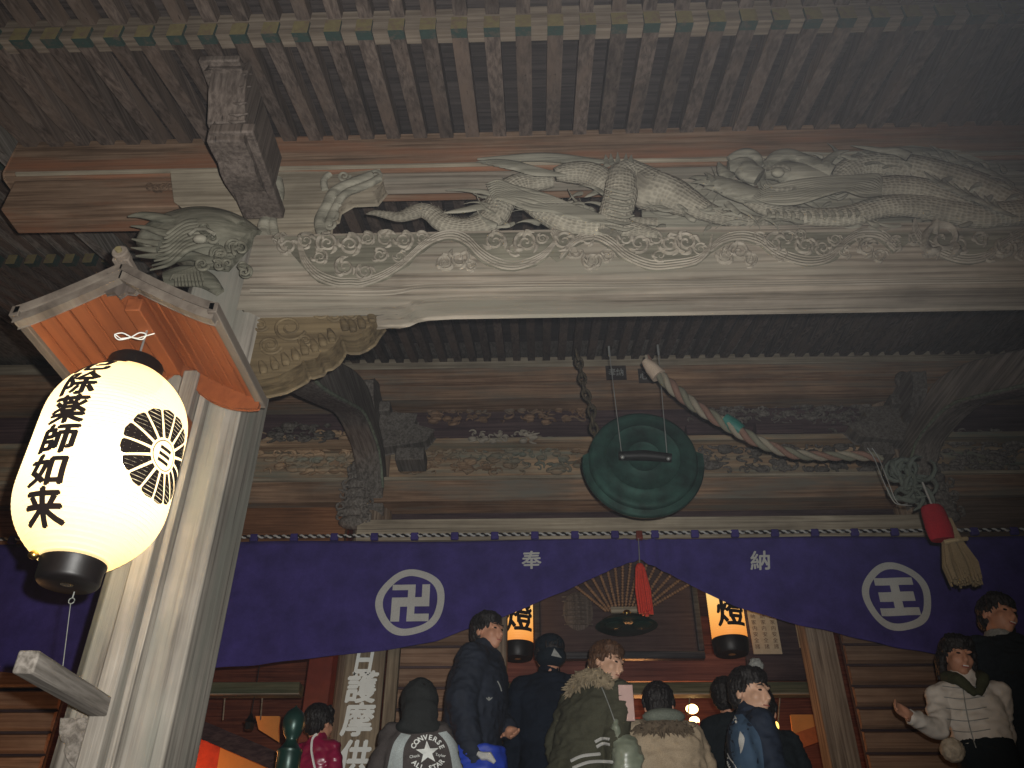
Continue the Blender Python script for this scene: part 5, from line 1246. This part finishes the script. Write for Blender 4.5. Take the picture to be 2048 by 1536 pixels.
    for sx in (1, -1):
        m = MB(); m.capsule(Mb @ Vector((sx*.105, .05, .045)), Mb @ Vector((sx*.115, -.12, .04)), .045*s, .04*s); m.build('shoe', M_['black'], root)
    wv = [v.co+root.location for v in jm.vertices]; bv = BVHTree.FromPolygons(wv, [tuple(p.vertices) for p in jm.polygons])
    return dict(root=root, jacket=jo, bvh=bv, L=L, Mh=Mh, Mb=Mb, s=s, A=A)
def hitpx(p, px, py, off=.004):
    d = ray(px, py).normalized(); h = p['bvh'].ray_cast(C0, d)
    return None if h[0] is None else h[0]-d*off
def stripe(p, pts, r, mat, name='stripe', n=5, sm=6):
    q = [hitpx(p, x, y) for x, y in smoothpath(pts, sm)]; q = [a for a in q if a is not None]
    if len(q) > 2: m = MB(); m.tube(q, r, n); m.build(name, mat, p['root'], 0, 60)
def patch_on(p, poly, mat, name, nsub=16, off=.006):
    """cloth panel laid on the jacket: polygon given as two edges of equal length (left, right), filled between"""
    Lp, Rp = smoothpath(poly[0], 4), smoothpath(poly[1], 4); vs = []; fs = []; ok = True
    for (a, b), (c, d) in zip(Lp, Rp):
        for k in range(nsub+1):
            t = k/nsub; h = hitpx(p, a+(c-a)*t, b+(d-b)*t, off)
            if h is None: h = vs[-1] if vs else Vector(p['root'].location)
            vs.append(h)
    n = nsub+1
    for i in range(len(Lp)-1):
        for k in range(nsub): fs.append((i*n+k, i*n+k+1, (i+1)*n+k+1, (i+1)*n+k))
    m = MB(); m.add(vs, fs); m.build(name, mat, p['root'], 0, 80)
def decal(p, g, px, py, size, rot=0, mat=None, name='writing', off=.005):
    c, s_ = math.cos(rot), math.sin(rot); vs = []
    for x, y in g[0]:
        X, Yp = (x*c-y*s_)*size, (x*s_+y*c)*size; h = hitpx(p, px+X, py-Yp, off); vs.append(h)
    good = [i for i, v in enumerate(vs) if v is not None]
    if len(good) < 3: return
    idx = {i: k for k, i in enumerate(good)}
    m = MB(); m.add([vs[i] for i in good], [tuple(idx[k] for k in f) for f in g[1] if all(k in idx for k in f)]); m.build(name, mat or M_['paint'], p['root'], 0, 0)
M_['trouser'] = cloth('dark_trousers', (.02, .02, .028), 200)
navy = plain('dark_navy_nylon', (.018, .023, .036), .75, spec=.2, nz=.25, scale=12, bump=.3)
olive = cloth('olive_jacket_cloth', (.062, .062, .042), 220)
beige = cloth('beige_coat_cloth', (.40, .32, .225), 220)
black = cloth('black_hoodie_cloth', (.022, .024, .024), 220)
charcoal = cloth('charcoal_jersey', (.07, .06, .058), 220)
palegrey = cloth('pale_grey_jersey', (.36, .40, .40), 220)
track = plain('blue_black_track_nylon', (.018, .026, .045), .75, spec=.2, nz=.25, bump=.2)
trackblue = plain('track_blue_nylon', (.05, .09, .15), .7, spec=.2, nz=.2, bump=.2)
whitej = plain('white_quilted_nylon', (.62, .58, .53), .55, nz=.08, bump=.3)
maroon = plain('maroon_gloss_nylon', (.25, .008, .05), .3, spec=.6, nz=.2)
darkcoat = cloth('dark_teal_coat', (.010, .015, .019), 220)
def fur(p, ringpts, mat, name, n=260, r=.05, seed=1):
    rn = random.Random(seed); m = MB()
    pts = [Vector(q) for q in ringpts]
    for k in range(n):
        t = rn.random()*(len(pts)-1); i = int(t); c = pts[i].lerp(pts[min(i+1, len(pts)-1)], t-i)
        d = Vector((rn.gauss(0, 1), rn.gauss(0, 1), rn.gauss(0, 1))).normalized(); b = c+d*r*.35; e = c+d*r*rn.uniform(.8, 1.15)+Vector((0, 0, -.012))
        m.tube([b, b.lerp(e, .6), e], [.011, .007, .001], 5)
    for i in range(len(pts)-1): m.capsule(pts[i], pts[i+1], r*.6, r*.6, n=8)
    m.build(name, mat, p['root'], 0, 60)
# man in the dark jacket
a = person(977, 1264, 5.2, 1.80, 'man with short dark hair in a dark navy jacket, looking right beside the left lantern', R(52), R(80), navy, .80, lean=(-.10, 0), arms={'l': ((.21, -.08, 1.10), (.10, -.17, 1.04)), 'r': ((-.25, .02, 1.12), (-.23, -.10, .80))}, bulk=1.28, hs=1.0)
m = MB(); h = hitpx(a, 978, 1398, .004)
if h is not None: m.tube([h+Vector((-.02, 0, .008)), h+Vector((0, -.003, -.006)), h+Vector((.02, 0, .008))], [.003, .007, .003], 6); m.ell(h+Vector((0, -.002, .004)), (.006, .003, .008)); m.build('chest_emblem', M_['gray'], a['root'])
stripe(a, [(995, 1362), (1000, 1372), (1003, 1382)], .004, M_['gray'])
c = P(955, 1520, 5.0); m = MB(); m.loft([(0, 0, -.34, .16, .12), (.01, 0, -.1, .17, .13), (0, 0, .06, .15, .11)], 20, Matrix.Translation(c)); me = remesh(m, .012, 4, .014); o = link('blue_jacket', me, plain('royal_blue_nylon', (.02, .05, .38), .5), None, 0, 60); tag(o, 'bright blue jacket with white trim carried low by the man in dark navy', 'jacket')
m = MB(); m.tube([P(x, y, 4.87) for x, y in ((955, 1506), (965, 1512), (978, 1512), (990, 1525))], [.012, .022, .024, .010], 8); m.build('white_trim', M_['white'], o)
# hooded child with the star on the back
b_ = person(838, 1412, 4.7, 1.28, 'child with a black hood up, white star on the back of a grey jersey', R(195), R(180), charcoal, .78, hs=.95, bulk=1.18, hood=black, arms={'l': ((.27, 0, 1.1), (.28, -.05, .87)), 'r': ((-.27, 0, 1.1), (-.28, -.05, .87))})
patch_on(b_, ([(802, 1466), (786, 1490), (775, 1536), (768, 1580)], [(822, 1470), (808, 1495), (805, 1536), (803, 1580)]), palegrey, 'pale_sleeve_panel')
patch_on(b_, ([(876, 1466), (895, 1490), (905, 1536), (906, 1580)], [(893, 1462), (915, 1490), (928, 1536), (936, 1580)]), palegrey, 'pale_sleeve_panel')
star = []; 
for i in range(10): r_ = 1 if i % 2 == 0 else .40; an = PI/2+i*PI/5; star.append((r_*math.cos(an), r_*math.sin(an)))
sv = [(0, 0)]; sf = []
K = 4
for i in range(10):
    p0, p1 = star[i], star[(i+1) % 10]
    rows = []
    for r_ in range(K+1):
        rows.append([len(sv)+j for j in range(r_+1)])
        for j in range(r_+1):
            t = r_/K; q = (j/r_ if r_ else 0); sv.append(((p0[0]*(1-q)+p1[0]*q)*t, (p0[1]*(1-q)+p1[1]*q)*t))
    for r_ in range(K):
        for j in range(r_+1):
            sf.append((rows[r_][j], rows[r_+1][j], rows[r_+1][j+1]))
            if j < r_: sf.append((rows[r_][j], rows[r_+1][j+1], rows[r_][j+1]))
decal(b_, (sv, sf), 855, 1505, 24, R(4), name='star')
def arc(p, txt, cx, cy, r, a0, a1, size, flip=False):
    for i, ch_ in enumerate(txt):
        t = i/(len(txt)-1); an = a0+(a1-a0)*t
        if ch_ == ' ': continue
        decal(p, glyph(ch_, .03, .12), cx+r*math.cos(an), cy-r*math.sin(an), size, an-PI/2 if not flip else an+PI/2)
arc(b_, 'CONVERSE', 855, 1505, 31, R(155), R(22), 14)
arc(b_, 'ALL STAR', 855, 1500, 36, R(225), R(320), 14, True)
decal(b_, glyph('Chuck', .01, .12), 829, 1512, 8, R(10)); decal(b_, glyph('Taylor', .01, .12), 881, 1510, 8, R(-10))
# person in dark navy with a cap, back turned
c_ = person(1098, 1312, 5.5, 1.70, 'person in a dark blue coat and marked cap, behind the woman in olive', R(200), R(175), plain('deep_blue_coat', (.007, .011, .020), .85, spec=.1), .55, bulk=1.1, hs=1.0)
m = MB(); Mh = c_['Mh']; m.ell((0, .02, .055), (.098, .112, .085), 20, 12, Mh); m.ell((0, .04, -.02), (.10, .105, .07), 18, 12, Mh); me = remesh(m, .009, 3, .003, off=c_['root'].location); link('cap', me, plain('cap_navy', (.009, .015, .022), .85, spec=.1), c_['root'], 0, 60)
m = MB(); h = P(1112, 1306, 5.25); m.prism([(h.x-.03, h.z-.015), (h.x+.035, h.z-.03), (h.x-.01, h.z+.03)], 'y', h.y, h.y+.006); m.build('cap_mark', M_['gray'], c_['root'])
# woman in the olive jacket
d_ = person(1216, 1326, 4.95, 1.60, 'brown-haired woman in an olive jacket with fur collar and striped cuffs', R(50), R(140), olive, .86, skin='skinpale', hair='hairbrown', hairstyle='short', tilt=(R(14), R(6), 0), lean=(-.22, .0), bulk=1.12, hs=.98,
            arms={'l': ((.24, -.02, 1.12), (.20, -.16, .90)), 'r': ((-.25, .02, 1.10), (-.235, -.06, .86))})
L = d_['L']
fur(d_, [L(-.15, .10, 1.40), L(-.07, .16, 1.46), L(.04, .17, 1.46), L(.13, .11, 1.42), L(.16, .02, 1.38)], cloth('grey_brown_fur', (.26, .21, .14), 120), 'fur_collar', 320, .062)
for pts in ([(1142, 1522), (1165, 1512), (1200, 1508)], [(1146, 1536), (1180, 1524), (1225, 1524), (1240, 1530)], [(1190, 1484), (1204, 1477), (1218, 1478)], [(1193, 1494), (1206, 1487), (1219, 1489)]): stripe(d_, pts, .008, M_['white'], 'cuff_stripe')
stripe(d_, [(1198, 1362), (1212, 1395), (1225, 1430), (1235, 1460)], .003, M_['gray'], 'seam')
c = P(1250, 1388, 4.75); m = MB(); m.box(c.x-.035, c.x+.045, c.y, c.y+.012, c.z-.14, c.z+.05); tag(m.build('pink_paper', plain('pink_paper', (.55, .38, .35), .9, nz=.1), None, .003), 'pale pink paper slip held up in front of the olive jacket', 'paper')
c = P(1255, 1520, 4.75); m = MB(); m.ell(c, (.085, .07, .13)); m.ell(c+Vector((-.05, 0, .12)), (.025, .04, .1)); me = remesh(m, .014, 3, .025); tag(link('plastic_bag', me, plain('pale_green_bag', (.22, .25, .19), .35, spec=.6, nz=.2), None, 0, 60), 'crumpled pale grey green bag between the olive jacket and the beige coat', 'bag')
# beige coat from behind
e_ = person(1318, 1412, 5.0, 1.40, 'person in a beige coat with a dark fur-edged hood, seen from behind', R(170), R(182), beige, .5, bulk=1.5, hs=.96, arms={'l': ((.30, -.02, 1.08), (.26, -.14, .9)), 'r': ((-.30, -.02, 1.08), (-.26, -.14, .9))})
L = e_['L']; fur(e_, [L(-.2, .06, 1.38), L(-.10, .17, 1.40), L(0, .20, 1.40), L(.10, .17, 1.40), L(.2, .06, 1.38)], cloth('dark_brown_fur', (.13, .10, .07), 120), 'fur_hood_edge', 300, .058, 3)
m = MB(); hh = L(0, .15, 1.47); m.ell(hh, (.12, .07, .045)); m.build('hood_lining', cloth('grey_green_lining', (.16, .18, .15), 120), e_['root'])
# boy in the track jacket
f_ = person(1503, 1386, 4.3, 1.40, 'boy in a blue and black track jacket with white piping, looking down right', R(36), R(95), track, .82, skin='skinpale', hs=.98, bulk=1.08, tilt=(R(6), 0, 0), lean=(-.05, .02), arms={'l': ((.20, -.14, 1.14), (.16, -.34, 1.05)), 'r': ((-.24, -.03, 1.10), (-.22, -.22, .95))})
patch_on(f_, ([(1452, 1432), (1458, 1460), (1462, 1500), (1470, 1560)], [(1485, 1428), (1515, 1465), (1525, 1500), (1530, 1560)]), trackblue, 'blue_panel', 20, .007)
patch_on(f_, ([(1480, 1462), (1477, 1480), (1480, 1500), (1481, 1507)], [(1480, 1462), (1489, 1476), (1486, 1496), (1481, 1508)]), M_['white'], 'white_flash', 5, .012)
patch_on(f_, ([(1459, 1427), (1468, 1442), (1472, 1448)], [(1464, 1426), (1473, 1436), (1474, 1446)]), M_['white'], 'white_flash', 4, .012)
for pts in ([(1430, 1420), (1428, 1450), (1432, 1490), (1442, 1530), (1450, 1545)], [(1452, 1424), (1447, 1445), (1450, 1480), (1457, 1512), (1470, 1530), (1475, 1545)], [(1416, 1430), (1414, 1455), (1416, 1475)]): stripe(f_, pts, .0035, M_['white'], 'piping')
decal(f_, glyph('New', .02, .12), 1454, 1524, 18, R(-62), off=.012)
# dark figure behind the boy, with a pale bobble hat seen above
g_ = person(1456, 1398, 5.6, 1.36, 'person with dark hair almost hidden behind the boy in the track jacket', R(150), R(180), darkcoat, .7, bulk=1.0)
h_ = person(1518, 1424, 4.7, 1.32, 'person in a dark coat standing close behind the boy at his right', R(170), R(185), darkcoat, .7, bulk=1.1, hs=.98)
c = P(1512, 1330, 5.05); m = MB(); m.ell(c, (.04, .04, .04)); me = remesh(m, .006, 1, .012, (40, 40, 40)); tag(link('wool_bobble', me, M_['gray'], None, 0, 60), 'pale round wool bobble just above the hair of the boy', 'bobble')
# laughing woman in white
w_ = person(1916, 1314, 4.6, 1.50, 'laughing woman in a white jacket with a dark scarf, one hand raised at the left', R(-2), R(-6), whitej, 1.02, hairstyle='long', hair='hair', hs=.93, tilt=(R(6), R(10), 0), lean=(.0, 0), bulk=.86, smile=True,
            arms={'r': ((-.245, -.06, 1.14), (-.42, -.20, 1.20)), 'l': ((.17, .10, 1.14), (.08, .15, .98))})
stripe(w_, [(1925, 1368), (1931, 1410), (1940, 1455), (1952, 1496)], .003, M_['gray'], 'zip')
for k in range(5): stripe(w_, [(1885+k*3, 1372+k*22), (1925+k*3, 1376+k*22), (1965+k*4, 1370+k*22)], .0022, M_['gray'], 'quilt_seam')
L = w_['L']; m = MB(); m.loft([(0, .01, .84, .175, .13), (0, 0, .98, .165, .122), (0, 0, 1.10, .155, .115)], 22, Matrix.Translation((0, 0, 0)))
m.v[:] = [L(v.x, v.y, v.z) for v in m.v]; me = remesh(m, .012, 3, .010, off=w_['root'].location); link('jumper', me, darkcoat, w_['root'], 0, 60)
m = MB()
m.tube([L(-.10, .02, 1.46), L(-.07, -.10, 1.42), L(-.01, -.13, 1.32)], [.032, .030, .016], 12); m.tube([L(.10, .02, 1.46), L(.07, -.10, 1.42), L(.01, -.13, 1.32)], [.032, .030, .016], 12); m.tube([L(-.10, .02, 1.46), L(0, .10, 1.47), L(.10, .02, 1.46)], .032, 12)
me = remesh(m, .009, 2, .008, off=w_['root'].location); link('scarf', me, cloth('dark_green_scarf', (.05, .055, .03), 160), w_['root'], 0, 60)
c = P(1905, 1500, 4.4); m = MB(); m.ell(c, (.055, .05, .055)); me = remesh(m, .007, 1, .008, (40, 40, 40)); o = link('round_purse', me, plain('pale_purse', (.42, .36, .28), .7, nz=.3, scale=40), None, 0, 60); tag(o, 'small round pale purse hanging beside the white jacket', 'purse')
# man with the glasses behind her
j_ = person(1998, 1232, 4.8, 1.76, 'smiling man with a pale grey roll neck and dark coat at the right edge', R(16), R(10), darkcoat, .6, hs=1.03, tilt=(R(2), R(14), 0), bulk=1.2, smile=True)
Mh = j_['Mh']
m = MB(); m.loft([(0, .01, -.21, .085, .08), (0, .01, -.15, .078, .075), (0, .005, -.10, .072, .07)], 20, Mh); me = remesh(m, .008, 2, .006, off=j_['root'].location); link('roll_neck', me, M_['gray'], j_['root'], 0, 60)
# person in maroon beside the sign
k_ = person(641, 1448, 5.5, 1.22, 'person with black hair in a glossy maroon jacket with white piping, left of the sign', R(150), R(160), maroon, .8, bulk=.85, hs=.9)
stripe(k_, [(634, 1467), (625, 1478), (623, 1500), (627, 1525), (632, 1545)], .007, M_['paint'], 'piping')
# ------------------------------------------------------------------ damp night air, seen in the flash
m = MB(); m.box(-30, 32, -20, 14, -1, 10)
hz, nt, b_h = newmat('night_haze'); nt.nodes.remove(b_h); pv = N(nt, 'ShaderNodeVolumePrincipled', Density=.00045, Anisotropy=0.0); pv.inputs['Color'].default_value = (.86, .9, 1, 1)
nt.links.new(pv.outputs[0], nt.nodes['Material Output'].inputs['Volume'])
tag(m.build('haze', hz, None, 0, 0), None, None, kind='stuff')
